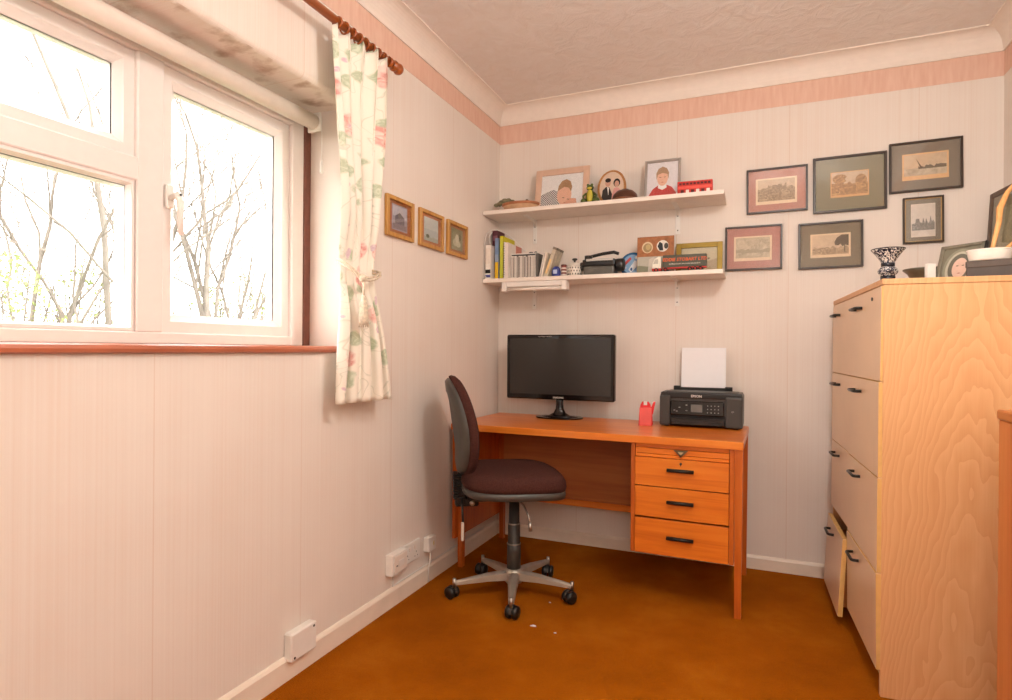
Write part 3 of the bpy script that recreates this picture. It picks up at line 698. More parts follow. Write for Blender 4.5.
standframe('photo_frame', 'wide pale pink photo frame of a child in checked shirt', .415, -.125, .305, .238, .034, plain('pale_pink_frame', 'D8B49C', .35, var=.05),
    [(CK, shirt), (skin, ell(.56, .38, .17, .30)), (hair, [(.40, .5), (.42, .66), (.5, .8), (.6, .84), (.7, .76), (.74, .6), (.72, .46), (.66, .58), (.56, .62), (.47, .56)]), (skin2, [(.46, .08), (.6, .02), (.86, .1), (.84, .25), (.7, .27), (.58, .16)]),
     ('6E4A3C', [(.52, .30), (.57, .28), (.57, .30), (.52, .32)]), ('6E4A3C', [(.63, .24), (.68, .23), (.68, .25), (.63, .26)]), ('C07868', [(.54, .17), (.6, .16), (.58, .14)])], tilt=.17, base=flat('ECEAE8'), fwb=.012)
fg = thing('frog_ornament', 'green frog ornament with yellow belly beside the wide photo frame', 'ornament', (.592, -.165, UZ))
M_frog = plain('frog_green', '4C5A22', .45, var=.35, vs_=50); M_belly = plain('frog_yellow', 'C8B63C', .45, var=.1)
fb_ = MB(); fb_.ball((0, .0, .042), (.024, .02, .04)); fb_.ball((0, -.004, .088), (.02, .017, .016)); fb_.ball((-.011, -.008, .102), .007); fb_.ball((.011, -.008, .102), .007)
for s in (-1, 1):
    fb_.ball((s*.033, -.004, .018), (.018, .022, .018)); fb_.ball((s*.036, -.022, .006), (.014, .014, .006)); fb_.tube([(s*.02, -.006, .06), (s*.035, -.012, .045), (s*.03, -.018, .03)], .006, 7)
fb_.build('body', M_frog, fg); MB().ball((0, -.011, .042), (.017, .014, .036)).build('belly', M_belly, fg)
MB().ball((0, -.017, .083), (.014, .006, .007)).build('mouth', M_belly, fg)
ov = thing('oval_photo_frame', 'oval wooden photo frame of a wedding couple', 'photo frame', (.690, -.115, UZ), rot=(-.14, 0, 0))
M_oval = wood('oval_wood', '9C6430', 'B27A42', 'C79254', 'X', 2, .4)
MB().prism(ell(0, .098, .076, .098, 40), 'y', 0, .012, smooth=False, bev=.003).build('frame', M_oval, ov)
o_ = MB(); mats = [flat('D9BFA8'), flat('3A3430'), flat('C99A84'), flat('2C2420'), flat('D89A92'), flat('EEE8E0')]
def flatpoly(pts, mi, i): o_.poly([(x, -.0006-.0001*i, z) for x, z in pts], mi)
flatpoly(ell(0, .098, .064, .086, 40), 0, 0)
flatpoly([(-.052, .045), (-.04, .03), (0, .014), (.004, .06), (-.012, .1), (-.03, .104), (-.048, .085)], 1, 1); flatpoly([(-.024, .102), (-.014, .098), (-.016, .055)], 5, 2)
flatpoly([(.004, .016), (.03, .022), (.05, .045), (.046, .085), (.028, .098), (.012, .092), (.004, .06)], 4, 1)
flatpoly(ell(-.02, .125, .015, .021), 2, 3); flatpoly(ell(-.02, .139, .0155, .012), 3, 4); flatpoly(ell(.027, .122, .018, .023), 3, 3); flatpoly(ell(.027, .116, .012, .017), 2, 4)
o_.build('photo', mats, ov)
bw = thing('wooden_bowl', 'dark brown bowl turned upside down before the oval frame', 'bowl', (.775, -.166, UZ))
M_bowl = plain('dark_bowl_wood', '4E2A18', .35, var=.3, vs_=14)
MB().lathe([(.0, .062), (.018, .062), (.02, .059), (.042, .052), (.060, .034), (.066, .012), (.066, .004)], 32).build('shell', M_bowl, bw)
MB().lathe([(.066, .0), (.069, .002), (.069, .008), (.066, .011), (.06, .004), (.066, .0)], 32).build('rim', plain('bowl_rim', '7A4826', .35, var=.2), bw)
standframe('photo_frame', 'silver photo frame of a child in red jumper', .952, -.125, .180, .222, .013, plain('silver_frame', 'B7B0AA', .3, .7, var=.05),
    [('C8403A', [(.04, .0), (.96, .0), (.93, .15), (.8, .3), (.62, .38), (.38, .38), (.2, .28), (.08, .12)]), ('F2EEEA', [(.36, .3), (.5, .24), (.64, .3), (.62, .4), (.38, .4)]), (skin, ell(.5, .56, .17, .21)), ('B08A6A', [(.31, .52), (.30, .7), (.37, .82), (.5, .87), (.63, .82), (.70, .7), (.69, .52), (.65, .66), (.5, .70), (.35, .66)]),
     ('6E4A3C', [(.4, .575), (.46, .575), (.46, .59), (.4, .59)]), ('6E4A3C', [(.54, .575), (.6, .575), (.6, .59), (.54, .59)]), ('C06A60', [(.44, .45), (.5, .435), (.56, .45), (.5, .46)])], tilt=.16, base=flat('E4DEE0'))
bus = thing('model_bus_box', 'long low red box printed with buses on upper shelf', 'box', (1.118, -.165, UZ))
MB().box((-.082, -.02, 0), (.082, .02, .068), .002).build('carton', flat('C83A32'), bus)
pb = MB(); pm = [flat('5A2420'), flat('EADFD4'), flat('E65A4E')]
for k in range(9): pb.box((-.074+k*.0168, -.0206, .05), (-.074+k*.0168+.012, -.02, .060), 0, 0)
for k in range(6): pb.box((-.066+k*.024, -.0206, .012), (-.066+k*.024+.015, -.02, .026), 0, 1 if k % 2 else 0)
pb.box((-.08, -.0206, .030), (.08, -.02, .044), 0, 2); pb.build('printed_bus', pm, bus)
bus.rotation_euler.z = .03

# ---- lower shelf things
def book(x0, x1, z1, c, label, y0=-.20, y1=-.05, name='book', cat='book', lean=0, extra=None, soft=False, spine=None):
    t = thing(name, label, cat, ((x0+x1)/2, y0, LZ), rot=(0, lean, 0))
    w_ = x1-x0; h_ = z1-LZ; d = y1-y0
    MB().box((-w_/2+.0012, .003, .002), (w_/2-.0012, d-.002, h_-.002)).build('pages', M_paper, t)
    mb = MB(); mb.box((-w_/2, 0, 0), (-w_/2+.0012, d, h_)); mb.box((w_/2-.0012, 0, 0), (w_/2, d, h_)); mb.box((-w_/2, -.001, 0), (w_/2, .002, h_), .0004)
    mb.build('cover', flat(c) if isinstance(c, str) else c, t)
    if extra:
        for (a, b_, cc) in extra: MB().box((-w_/2+.0006, -.0016, a*h_), (w_/2-.0006, -.001, b_*h_)).build('spine_print', flat(cc), t)
    return t
book(.012, .044, 1.655, 'F0E6DC', 'white box file with black and blue marks at the shelf corner', -.215, -.13, 'box_file', 'box file', extra=[(.17, .28, '2A2622'), (.05, .13, '5A5C9A'), (.45, .9, 'EBDDD0')])
book(.012, .044, 1.752, '5E3038', 'tall dark purple book behind the white box file', -.122, -.02, extra=[(.8, .9, '8A5A62')])
book(.0465, .0575, 1.68, 'C8603A', 'thin orange book beside the white box file', -.16, -.01)
book(.059, .080, 1.695, '7E93B4', 'blue and yellow spined book on lower shelf', -.19, -.02, extra=[(.02, .42, 'E2B62A'), (.44, .6, '9AA8C0')])
book(.082, .0875, 1.705, '2E4A28', 'thin dark green book on lower shelf', -.17, -.02)
book(.089, .107, 1.705, 'D9CC2E', 'bright yellow book on lower shelf', -.19, -.02, extra=[(.05, .95, 'C8CC48')])
sp = thing('spiral_notebook', 'spiral bound notebook standing beside the yellow book', 'notebook', (.114, -.19, LZ))
MB().box((-.004, .004, 0), (.004, .15, .205)).build('pages', M_paper, sp)
for k in range(15): MB().lathe([(.0052+.0012*math.cos(a), .0012*math.sin(a)) for a in [j*PI/3 for j in range(7)]], 10, M=T(0, .004, .012+k*.013)).build('spiral_coil', M_black, sp)
book(.121, .142, 1.665, 'EFE2D6', 'white card folder standing beside the spiral notebook', -.2, -.03)
book(.1435, .1465, 1.663, 'D88A78', 'pink card folder behind the disc cases', -.09, -.01)
rack = thing('disc_rack', 'white rack with dark top bar holding disc cases', 'rack', (.146, -.17, LZ))
rk = MB(); rk.box((.0, 0, 0), (.148, .13, .003)); rk.box((0, 0, .003), (.003, .13, .142)); rk.box((.145, 0, .003), (.148, .13, .142)); rk.build('frame', M_white, rack)
MB().box((.0, -.0, .134), (.148, .13, .139)).build('top_shelf', M_white, rack)
MB().box((.006, -.001, .1295), (.142, .02, .1338)).build('top_bar', M_charcoal, rack)
cdc = ['EDE4DC', 'E4D8CC', 'F0EAE4', '7A706A', 'E9DED2', 'F1E8E0', 'C9BDB2', 'EFE6DE', '4A4442', 'E6DBD0', 'F2ECE6', 'D8CCC0', 'ECE3DA']
for k in range(13):
    x = .150+k*.0108
    nth = ['leftmost', 'second', 'third', 'fourth', 'fifth', 'sixth', 'middle', 'eighth', 'ninth', 'tenth', 'eleventh', 'twelfth', 'rightmost'][k]
    shade = 'dark grey' if cdc[k] in ('7A706A', '4A4442') else ('grey' if cdc[k] in ('C9BDB2', 'D8CCC0') else 'white')
    c = thing('disc_case', nth+' '+shade+' disc case'+(' from the left' if k not in (0, 6, 12) else '')+' standing in the white rack', 'disc case', (x+.0051, -.175, LZ+.0035), group='disc cases in the rack')
    MB().box((-.0048, 0, 0), (.0048, .13, .122), .0008).build('case', flat(cdc[k], .25), c)
    MB().box((-.003, -.0004, .006), (.003, 0, .116)).build('spine_label', flat(['B8ACA2', '8A7F78', 'D8CFC6'][k % 3]), c)
book(.2955, .310, 1.60, '6A645E', 'dark grey video case right of the disc rack', -.175, -.05, 'video_case', 'video case')
ln = [(.3135, .3205, 1.60, 'D9CFC4', 'clear disc case leaning next to dark grey video case'), (.324, .333, 1.605, 'EFE3D2', 'cream disc case leaning right on lower shelf')]
for a, b_, z, c, lab in ln: book(a, b_, z, c, lab, -.18, -.055, 'disc_case', 'disc case', lean=.2)
bx_ = thing('leaning_box', 'worn cream and grey box leaning on the disc cases', 'box', (.347, -.17, LZ+.0035), rot=(0, .33, 0))
MB().box((-.009, 0, .0), (.012, .12, .168), .001).build('carton', plain('worn_card', 'CDBFA8', .7, var=.25, vs_=40), bx_)
MB().box((-.0092, -.0008, .02), (.004, 0, .10)).build('label', flat('EAC890'), bx_); MB().box((-.0095, -.0005, .156), (.0125, .1205, .1685)).build('lid', plain('worn_lid', '85796A', .8, var=.3), bx_)
sk_ = MB(); sk_.ball((0, 0, .006), (.014, .01, .006)); sk_.ball((.026, .003, .007), (.009, .009, .007))
tag(sk_.build('stapler_pieces', M_charcoal, loc=(.25, -.13, LZ+.1395)), 'small dark pieces lying on top of the disc rack', 'trinket')
bt = thing('blue_pouch', 'small royal blue pouch beside the leaning box', 'pouch', (.408, -.165, LZ))
MB().lathe([(0, 0), (.019, 0), (.024, .012), (.025, .032), (.02, .05), (.012, .058), (0, .06)], 20, sy=.8).build('body', plain('royal_blue', '2C3C8A', .5, var=.3, vs_=40), bt)
MB().box((-.011, -.0215, .018), (.011, -.018, .040), .002).build('badge', flat('B9C4E4'), bt)
stp = thing('striped_tin', 'small red and white striped tin on lower shelf', 'tin', (.449, -.16, LZ))
for k in range(7): MB().lathe([(0, k*.0085), (.0145, k*.0085), (.0145, k*.0085+.0085), (0, k*.0085+.0085)], 20).build('stripe', flat('8A4A44' if k % 2 == 0 else 'EEE2D8'), stp)
MB().lathe([(0, .0595), (.0155, .0595), (.0155, .066), (.012, .068), (0, .068)], 20).build('lid', flat('6A3E38'), stp)
pt_ = thing('lidded_pot', 'white pot with dark dots and a dark knob', 'pot', (.506, -.15, LZ))
M_pot = flat('E9DFD2', .3)
MB().lathe([(0, 0), (.028, 0), (.037, .012), (.04, .03), (.038, .052), (.033, .060), (0, .060)], 28).build('body', M_pot, pt_)
for j in range(3):
    for k in range(16):
        a = 2*PI*(k+.5*j)/16; z = .014+.016*j; r = .0382+.0012*math.sin(j*1.5)
        MB().box((-.003, -.0006, -.004), (.003, .002, .004), .0005, M=R(a, 'Z') @ T(0, -r, z)).build('dot', M_charcoal, pt_)
MB().lathe([(.034, .060), (.034, .064), (.02, .073), (.008, .078), (0, .078)], 24).build('lid', M_pot, pt_)
MB().lathe([(0, .078), (.005, .078), (.005, .086), (.013, .09), (.015, .095), (.01, .099), (0, .1)], 16).build('knob', M_charcoal, pt_)
dv_ = thing('camcorder', 'black camcorder with grey body lying on lower shelf', 'camcorder', (.655, -.145, LZ))
b0 = MB(); b0.box((-.092, -.045, .0), (.07, .05, .048), .008, seg=2); b0.build('body', plain('camera_grey', '5C574F', .4, var=.12), dv_)
MB().box((-.098, -.042, .0485), (.075, .048, .085), .008, seg=2).build('upper_body', M_black, dv_)
MB().box((-.075, -.049, .074), (.066, -.043, .0865), .0015).build('silver_trim', flat('C9C4BC', .3), dv_)
hd = MB().tube([(-.085, 0, .083), (-.06, 0, .105), (.0, 0, .116), (.06, 0, .122), (.085, 0, .112)], .0085, 10); hd.build('handle', M_black, dv_)
ls = MB().lathe([(0, 0), (.03, 0), (.033, .012), (.033, .04), (.028, .045), (.0, .035)], 24, M=T(.07, .0, .055) @ R(PI/2, 'Y')); ls.build('lens_hood', M_black, dv_)
MB().box((-.118, -.02, .03), (-.095, .02, .075), .006).build('viewfinder', M_black, dv_)
MB().lathe([(0, 0), (.02, 0), (.02, .02), (0, .02)], 16, M=T(-.07, -.02, .086)).build('microphone', M_black, dv_)
pl = thing('round_plate', 'round blue souvenir plate propped behind the brown picture board', 'plate', (.792, -.055, LZ), rot=(-.16, 0, 0))
MB().lathe([(0, .004), (.05, .003), (.066, -.004), (.068, -.002), (.05, .008), (0, .009)], 40, M=T(0, 0, .068) @ R(PI/2, 'X') @ T(0, 0, -.002)).build('plate', flat('2F6FA8', .25), pl)
q = MB(); qm = [flat('8FB4D6'), flat('C8504A'), flat('F0F2F4'), flat('2A5A92')]
def pp(pts, mi, i): q.poly([(x, -.0075-.0001*i, .068+z) for x, z in pts], mi)
pp(ell(0, 0, .052, .052, 32), 0, 1); pp([(-.046, .005), (-.012, .040), (-.004, .028), (-.036, -.006)], 1, 2); pp([(-.02, -.03), (-.005, -.045), (.02, -.02), (.03, .01), (.012, .02), (.0, -.0)], 2, 2); pp(ell(-.004, -.028, .005, .009), 3, 3); pp(ell(-.036, -.018, .006, .006), 2, 2); pp(ell(.02, .036, .008, .008), 2, 2)
q.build('printed_picture', qm, pl)
bd = thing('picture_board', 'brown board with two round pictures over a pale landscape', 'picture board', (.922, -.128, LZ), rot=(-.07, 0, 0))
MB().box((-.092, 0, 0), (.092, .008, .196), .001).build('board', plain('russet_board', 'A4673C', .6, var=.25, vs_=45), bd)
art(bd, 'printed_picture', .18, .192, [('B9B2A2', [(0, 0), (1, 0), (1, .47), (0, .47)]), ('8E8C74', [(0, .02), (.35, .02), (.33, .2), (.05, .24), (0, .22)]), ('CFC6B8', [(.3, .0), (.75, .0), (.7, .3), (.45, .45), (.33, .4)]),
    ('D8C09A', ell(.28, .72, .155, .155)), ('9E8660', ell(.28, .71, .12, .12)), ('C0A878', ell(.3, .73, .07, .08)), ('E8E0D4', ell(.70, .74, .165, .155)), ('2E3236', [(.56, .74), (.62, .62), (.72, .62), (.7, .8), (.62, .86)]), ('4A4640', ell(.8, .74, .06, .08))],
    (0, -.0002, .098), base=plain('russet_board', 'A4673C'))
gf = standframe('gold_picture_frame', 'wide olive gold frame with a hazy field picture', 1.128, -.05, .226, .166, .026, plain('olive_gold', '9A7E2A', .35, .3, var=.15, vs_=20),
    [('C9BC9C', [(0, .35), (1, .45), (1, 1), (0, 1)]), ('B7A284', [(0, 0), (1, 0), (1, .5), (.72, .38), (.6, .40), (.3, .3), (0, .34)]), ('5A4632', [(.34, .3), (.36, .3), (.36, .48), (.34, .48)]), ('6A5236', ell(.35, .53, .045, .06)), ('5A4632', [(.55, .36), (.565, .36), (.565, .5), (.55, .5)]), ('6A5236', ell(.557, .54, .04, .05)), ('7A6246', ell(.76, .5, .03, .04))],
    tilt=.1, z=LZ, base=flat('CDBE9E'))
tk_ = thing('toy_lorry', 'toy lorry with dark trailer and red chassis in front of pictures', 'toy lorry', (1.045, -.185, LZ))
MB().box((-.074, -.02, .022), (.132, .02, .082), .002).build('trailer', plain('lorry_green', '4C4A38', .4, var=.1), tk_)
MB().box((-.074, -.018, .016), (.132, .018, .0218)).build('chassis', flat('C8433E'), tk_)
cabp = [(-.125, .012), (-.082, .012), (-.082, .074), (-.092, .078), (-.112, .068), (-.124, .042)]
MB().prism(cabp, 'y', -.02, .02, bev=.002).build('cab', flat('E8E2D2', .35), tk_)
MB().prism([(-.119, .042), (-.096, .042), (-.096, .064), (-.110, .063)], 'y', -.0208, -.02).build('side_window', flat('B9B4A6', .2), tk_)
MB().box((-.126, -.0205, .008), (-.08, .0205, .020), .001).build('skirt', flat('B5302E'), tk_)
for x in (-.105, -.06, .055, .08, .105):
    for s in (-1, 1):
        wv_ = MB().lathe([(0, -.005), (.0105, -.005), (.0105, .005), (0, .005)], 16, M=T(x, s*.016, .0108) @ R(PI/2, 'X')).build('wheel', M_black, tk_)
        MB().lathe([(0, -.0005), (.005, -.0005), (.005, .0005), (0, .0005)], 12, M=T(x, s*.0214, .0108) @ R(PI/2, 'X')).build('hub', flat('C8433E'), wv_)
text_mesh('lettering', 'EDDIE STOBART LTD', .0218, flat('E86A3C'), tk_, (.03, -.0203, .058), (PI/2, 0, 0), shear=.15, bold=.0004)
text_mesh('small_lettering', 'EXPRESS ROAD HAULAGE SPECIALISTS', .0085, flat('E8E0D0'), tk_, (.03, -.0203, .037), (PI/2, 0, 0))
wc = MB().tube([(.026, -.228, LZ+.004), (.008, -.226, LZ+.03), (.0065, -.222, LZ+.12), (.008, -.218, LZ+.21), (.02, -.215, LZ+.255), (.05, -.21, LZ+.272), (.10, -.2, LZ+.268), (.15, -.19, LZ+.235), (.2, -.18, LZ+.185), (.24, -.178, LZ+.1455)], .0022, 7)
wc.tube([(.03, -.19, LZ+.2), (.025, -.2, LZ+.24), (.05, -.205, LZ+.262)], .0022, 7)
tag(wc.build('white_cable', M_white), 'thin white cable looped over the books on lower shelf', 'cable')
# ================================================================== desk
DZ = .713
dk = thing('desk', 'teak pedestal desk with three drawers under the window end shelves', 'desk', (.02, -.618, 0), -.022)
dk['label'] = 'orange brown wooden desk with a pedestal of three drawers'
DL, DD = 1.338, .57
MB().box((0, 0, DZ-.032), (DL, DD, DZ), .003).build('desk_top', M_teakX, dk)
MB().box((.002, -.0035, DZ-.031), (DL-.002, .0, DZ-.001), .001).build('front_edge', M_teakX, dk)
def leg(x, y, wx=.032, wy=.036, z1=DZ-.0325, tp=.8):
    mb = MB(); bm = mb.bm; lo = [(x+wx/2+s*wx/2*tp, y+wy/2+t*wy/2*tp, .0) for s, t in ((-1, -1), (1, -1), (1, 1), (-1, 1))]; hi = [(x+wx/2+s*wx/2, y+wy/2+t*wy/2, z1) for s, t in ((-1, -1), (1, -1), (1, 1), (-1, 1))]
    a = [bm.verts.new(p) for p in lo]; b = [bm.verts.new(p) for p in hi]; bm.faces.new(a[::-1]); bm.faces.new(b)
    for k in range(4): bm.faces.new((a[k], a[(k+1) % 4], b[(k+1) % 4], b[k]))
    return mb.build('leg', M_teakZ, dk)
leg(DL-.034, .004); leg(DL-.034, DD-.05); leg(.022, .03, .03, .034); leg(.022, DD-.05, .03, .034)
MB().box((.003, .012, .145), (.0215, DD-.01, DZ-.0325), .001).build('side_panel', M_teakZ, dk)
MB().box((.053, DD-.055, .275), (.884, DD-.043, DZ-.0325), .001).build('back_panel', M_ply, dk)
MB().box((.053, DD-.065, .240), (.884, DD-.035, .2745), .002).build('back_rail', M_teakX, dk)
PX0, PX1 = .886, DL-.0345
MB().box((PX0, .010, .212), (PX0+.018, DD-.03, DZ-.0325), .001).build('pedestal_side', M_teakZ, dk)
MB().box((PX1-.018, .010, .212), (PX1, DD-.03, DZ-.0325), .001).build('pedestal_side', M_teakZ, dk)
MB().box((PX0+.018, .03, .212), (PX1-.018, DD-.035, .222)).build('pedestal_bottom', M_teakX, dk)
MB().box((PX0+.018, DD-.045, .222), (PX1-.018, DD-.035, DZ-.033)).build('pedestal_back', M_ply, dk)
DX0, DX1 = PX0+.0195, PX1-.0195; dcx = (DX0+DX1)/2
M_handle = plain('handle_black', '24211E', .35, .3, var=.1); M_bronze = plain('dull_bronze', '6E6450', .35, .8)
MB().box((DX0, .014, .664), (DX1, .05, .679), .001).build('top_rail', M_teakX, dk)
sl_ = MB(); sl_.box((DX0, .009, .640), (DX1, .40, .6625), .002); sl_.box((DX0, .011, .6245), (DX1, .40, .6385), .0015); slo = sl_.build('writing_slide', M_teakX, dk)
MB().prism([(dcx-.03, .662), (dcx+.03, .662), (dcx, .632)], 'y', .002, .009, bev=.001).build('triangle_pull', M_bronze, slo)
MB().prism([(dcx-.012, .655), (dcx+.012, .655), (dcx, .643)], 'y', .001, .0022).build('pull_inset', flat('C8B48A', .4), slo)
for k, (z0, z1, hz_) in enumerate([(.503, .6225, .578), (.371, .4985, .443), (.214, .363, .293)]):
    d = MB(); d.box((DX0, .0035+.002*(k == 1), z0), (DX1, .022, z1), .0015)
    d.box((DX0+.01, .022, z0+.012), (DX1-.01, .42, z1-.02)); do_ = d.build('drawer', M_teakX, dk)
    hb = MB(); hb.tube([(dcx-.054, -.012, hz_), (dcx+.054, -.012, hz_)], .0075, 10); hb.box((dcx-.05, -.011, hz_-.006), (dcx+.05, .0055, hz_+.004), .001); hb.build('handle', M_handle, do_)
    if k == 0:
        kb = MB(); kb.lathe([(0, 0), (.005, 0), (.005, .0012), (0, .0012)], 12, M=T(dcx, .0035, .606) @ R(PI/2, 'X')); kb.box((dcx-.0015, .002, .596), (dcx+.0015, .004, .606)); kb.build('keyhole', M_charcoal, do_)

# ================================================================== monitor
mo = thing('monitor', 'black glossy flat computer monitor standing on the desk', 'monitor', (.432, -.165, DZ), rz=.0)
MW, MZ0, MZ1 = .300, .098, .446
base = MB(); ol = [(.128*math.copysign(abs(math.cos(a))**.75, math.cos(a)), .078*math.copysign(abs(math.sin(a))**.9, math.sin(a))) for a in [2*PI*k/40 for k in range(40)]]
base.prism(ol, 'z', 0, .008, bev=.003); base.build('stand_base', M_black_gloss, mo)
nk = MB(); bmn = nk.bm; rings = []
for (hw, hd, z) in [(.10, .055, .0085), (.06, .036, .014), (.034, .024, .028), (.022, .018, .05), (.019, .016, .08), (.022, .016, .112)]:
    rings.append([bmn.verts.new((hw*math.cos(2*PI*k/24), hd*math.sin(2*PI*k/24)+.004, z)) for k in range(24)])
for a, b in zip(rings, rings[1:]):
    for k in range(24):
        f = bmn.faces.new((a[k], a[(k+1) % 24], b[(k+1) % 24], b[k])); f.smooth = True
bmn.faces.new(rings[0][::-1]); bmn.faces.new(rings[-1]); nk.build('stand_neck', M_black_gloss, mo)
def sbox(a, b, name, mat, bev=.002, par=mo):
    c = MB(); c.box(a, b, bev); return c.build(name, mat, par)
hs = sbox((-MW, -.018, MZ0), (MW, .022, MZ1), 'housing', M_black_gloss, .006)
sbox((-MW+.02, -.0188, MZ0+.028), (MW-.02, -.0182, MZ1-.02), 'screen', M_screen, 0)
sbox((-.2, .022, MZ0+.05), (.2, .04, MZ1-.06), 'rear_cover', M_black, .01)
text_mesh('lettering', 'SAMSUNG', .013, flat('D0CCC6'), hs, (-.002, -.0185, MZ0+.012), (PI/2, 0, 0), bold=.0002)
text_mesh('small_lettering', 'SyncMaster  HD LED', .009, flat('A8A29C'), hs, (-.078, -.0185, MZ1-.010), (PI/2, 0, 0))

# ================================================================== printer
pr = thing('printer', 'black inkjet printer with paper loaded at the right of desk', 'printer', (1.158, -.262, DZ), -.01)
PWH, PD, PH = .188, .205, .166
bp = MB(); bp.box((-PWH, 0.012, .006), (PWH, PD, PH-.008), .010, seg=2); bp.box((-PWH+.0, -.0, .006), (-PWH+.05, .03, .150), .008, seg=2); bp.box((PWH-.075, 0, .006), (PWH, .03, .150), .008, seg=2); bp.build('body', M_charcoal, pr)
MB().box((-PWH+.004, .008, PH-.030), (PWH-.004, PD-.03, PH), .006, seg=2).build('scanner_lid', M_black, pr)
MB().box((-PWH+.03, .015, PH), (PWH-.02, PD-.05, PH+.003), .001).build('lid_inset', M_charcoal, pr)
pn = MB().box((-.002, -.004, -.034), (.242, .010, .034), .004, M=T(-PWH+.052, .004, .092) @ R(-.12, 'X')).build('control_panel', M_black_gloss, pr)
cm = T(-PWH+.052, .004, .092) @ R(-.12, 'X')
MB().box((.094, -.0052, -.018), (.146, -.0042, .018), .001, M=cm).build('display', flat('6C6A66', .25), pn)
for i in range(3):
    for j in range(4): MB().box((.168+j*.016, -.005, -.02+i*.016), (.172+j*.016, -.0041, -.016+i*.016), 0, M=cm).build('button', flat('9A958E'), pn)
for x, z in ((.018, -.012), (.03, -.016), (.042, .002), (.074, -.012), (.074, .014)): MB().box((x-.004, -.005, z-.002), (x+.004, -.0041, z+.002), 0, M=cm).build('button', flat('8A857E'), pn)
tr_ = MB(); tr_.box((-PWH+.052, .002, .010), (PWH-.077, .012, .044), .003); tr_.box((-PWH+.056, -.006, .014), (PWH-.081, .006, .030), .002); tr_.build('output_tray', M_black, pr)
MB().box((-PWH+.052, .009, .045), (PWH-.077, .0122, .060)).build('paper_slot', plain('slot_black', '090909', .7), pr)
for x in (-PWH+.03, PWH-.03): MB().lathe([(0, 0), (.012, 0), (.012, .0062), (0, .0062)], 12, M=T(x, .03, 0)).build('foot', M_black, pr)
text_mesh('lettering', 'EPSON', .016, flat('DAD6D0'), pr, (-.018, .0074, PH-.017), (PI/2, 0, 0), bold=.0004)
text_mesh('model_lettering', 'XP', .010, flat('BEB9B2'), pr, (PWH-.045, -.0006, .082), (PI/2, 0, 0), shear=.3)
rs = MB(); rs.box((-.145, PD-.035, PH-.004), (.135, PD-.022, PH+.016), .002); rs.box((-.145, PD-.035, PH-.004), (-.112, PD-.018, PH+.022), .002); rs.box((.10, PD-.035, PH-.004), (.135, PD-.018, PH+.022), .002)
rs.build('rear_paper_guide', M_black, pr)
tag(MB().box((-.106, 0, 0), (.106, .003, .2), 0).build('paper_sheets', M_paper, loc=(1.156, -.262+PD-.0175, DZ+PH+.0165), rot=(-.12, 0, -.01)), 'white paper sheets standing in the back of printer', 'paper')

# ================================================================== red tape dispenser
rd = thing('tape_dispenser', 'red plastic tape dispenser between monitor and printer', 'tape dispenser', (.905, -.262, DZ), .15)
outl = [(-.034, 0), (.03, 0), (.034, .01), (.030, .07), (.022, .104), (.012, .116), (-.018, .116), (-.026, .10), (-.031, .06)]
MB().prism(outl, 'y', -.022, .005, bev=.004).build('body', M_red, rd)
MB().box((-.03, -.026, .0), (.028, -.021, .088), .002).build('front_plate', M_pinkred, rd)
sp_ = MB().prism([(.012, .06), (.034, .055), (.046, .116), (.036, .118), (.026, .085), (.018, .085)], 'y', -.018, .0, bev=.002); sp_.build('arm', M_red, rd)
MB().box((-.010, -.024, .100), (.006, -.018, .1175), .001).build('cutter', flat('E9E4DE', .3), rd)

# ================================================================== office chair
def pad(mb, outline, levels, axis='z', mi=0, fn=None):
    """loft of scaled copies of an outline: levels = (scale, height)"""
    bm = mb.bm; rings = []
    for s, h in levels:
        ring_ = []
        for (a, b) in outline:
            p = (a*s, b*s, h) if axis == 'z' else (h, a*s, b*s)
            ring_.append(bm.verts.new(fn(Vector(p)) if fn else p))
        rings.append(ring_)
    n = len(outline)
    for a, b in zip(rings, rings[1:]):
        for k in range(n):
            f = bm.faces.new((a[k], a[(k+1) % n], b[(k+1) % n], b[k])); f.smooth = True; f.material_index = mi
    for r_, rev in ((rings[0], True), (rings[-1], False)):
        f = bm.faces.new(r_[::-1] if rev else r_); f.smooth = True; f.material_index = mi
    bmesh.ops.recalc_face_normals(bm, faces=bm.faces[:])
    return mb
def superell(ax, ay, e, n=48): return [(ax*math.copysign(abs(math.cos(t))**e, math.cos(t)), ay*math.copysign(abs(math.sin(t))**e, math.sin(t))) for t in [2*PI*k/n for k in range(n)]]
ch = thing('office_chair', 'brown fabric swivel office chair with five castor base', 'office chair', (.418, -.765, 0))
CA = math.radians(31)
def RZ_(p): return Vector((p.x*math.cos(CA)-p.y*math.sin(CA), p.x*math.sin(CA)+p.y*math.cos(CA), p.z))
ang0 = math.radians(-70)
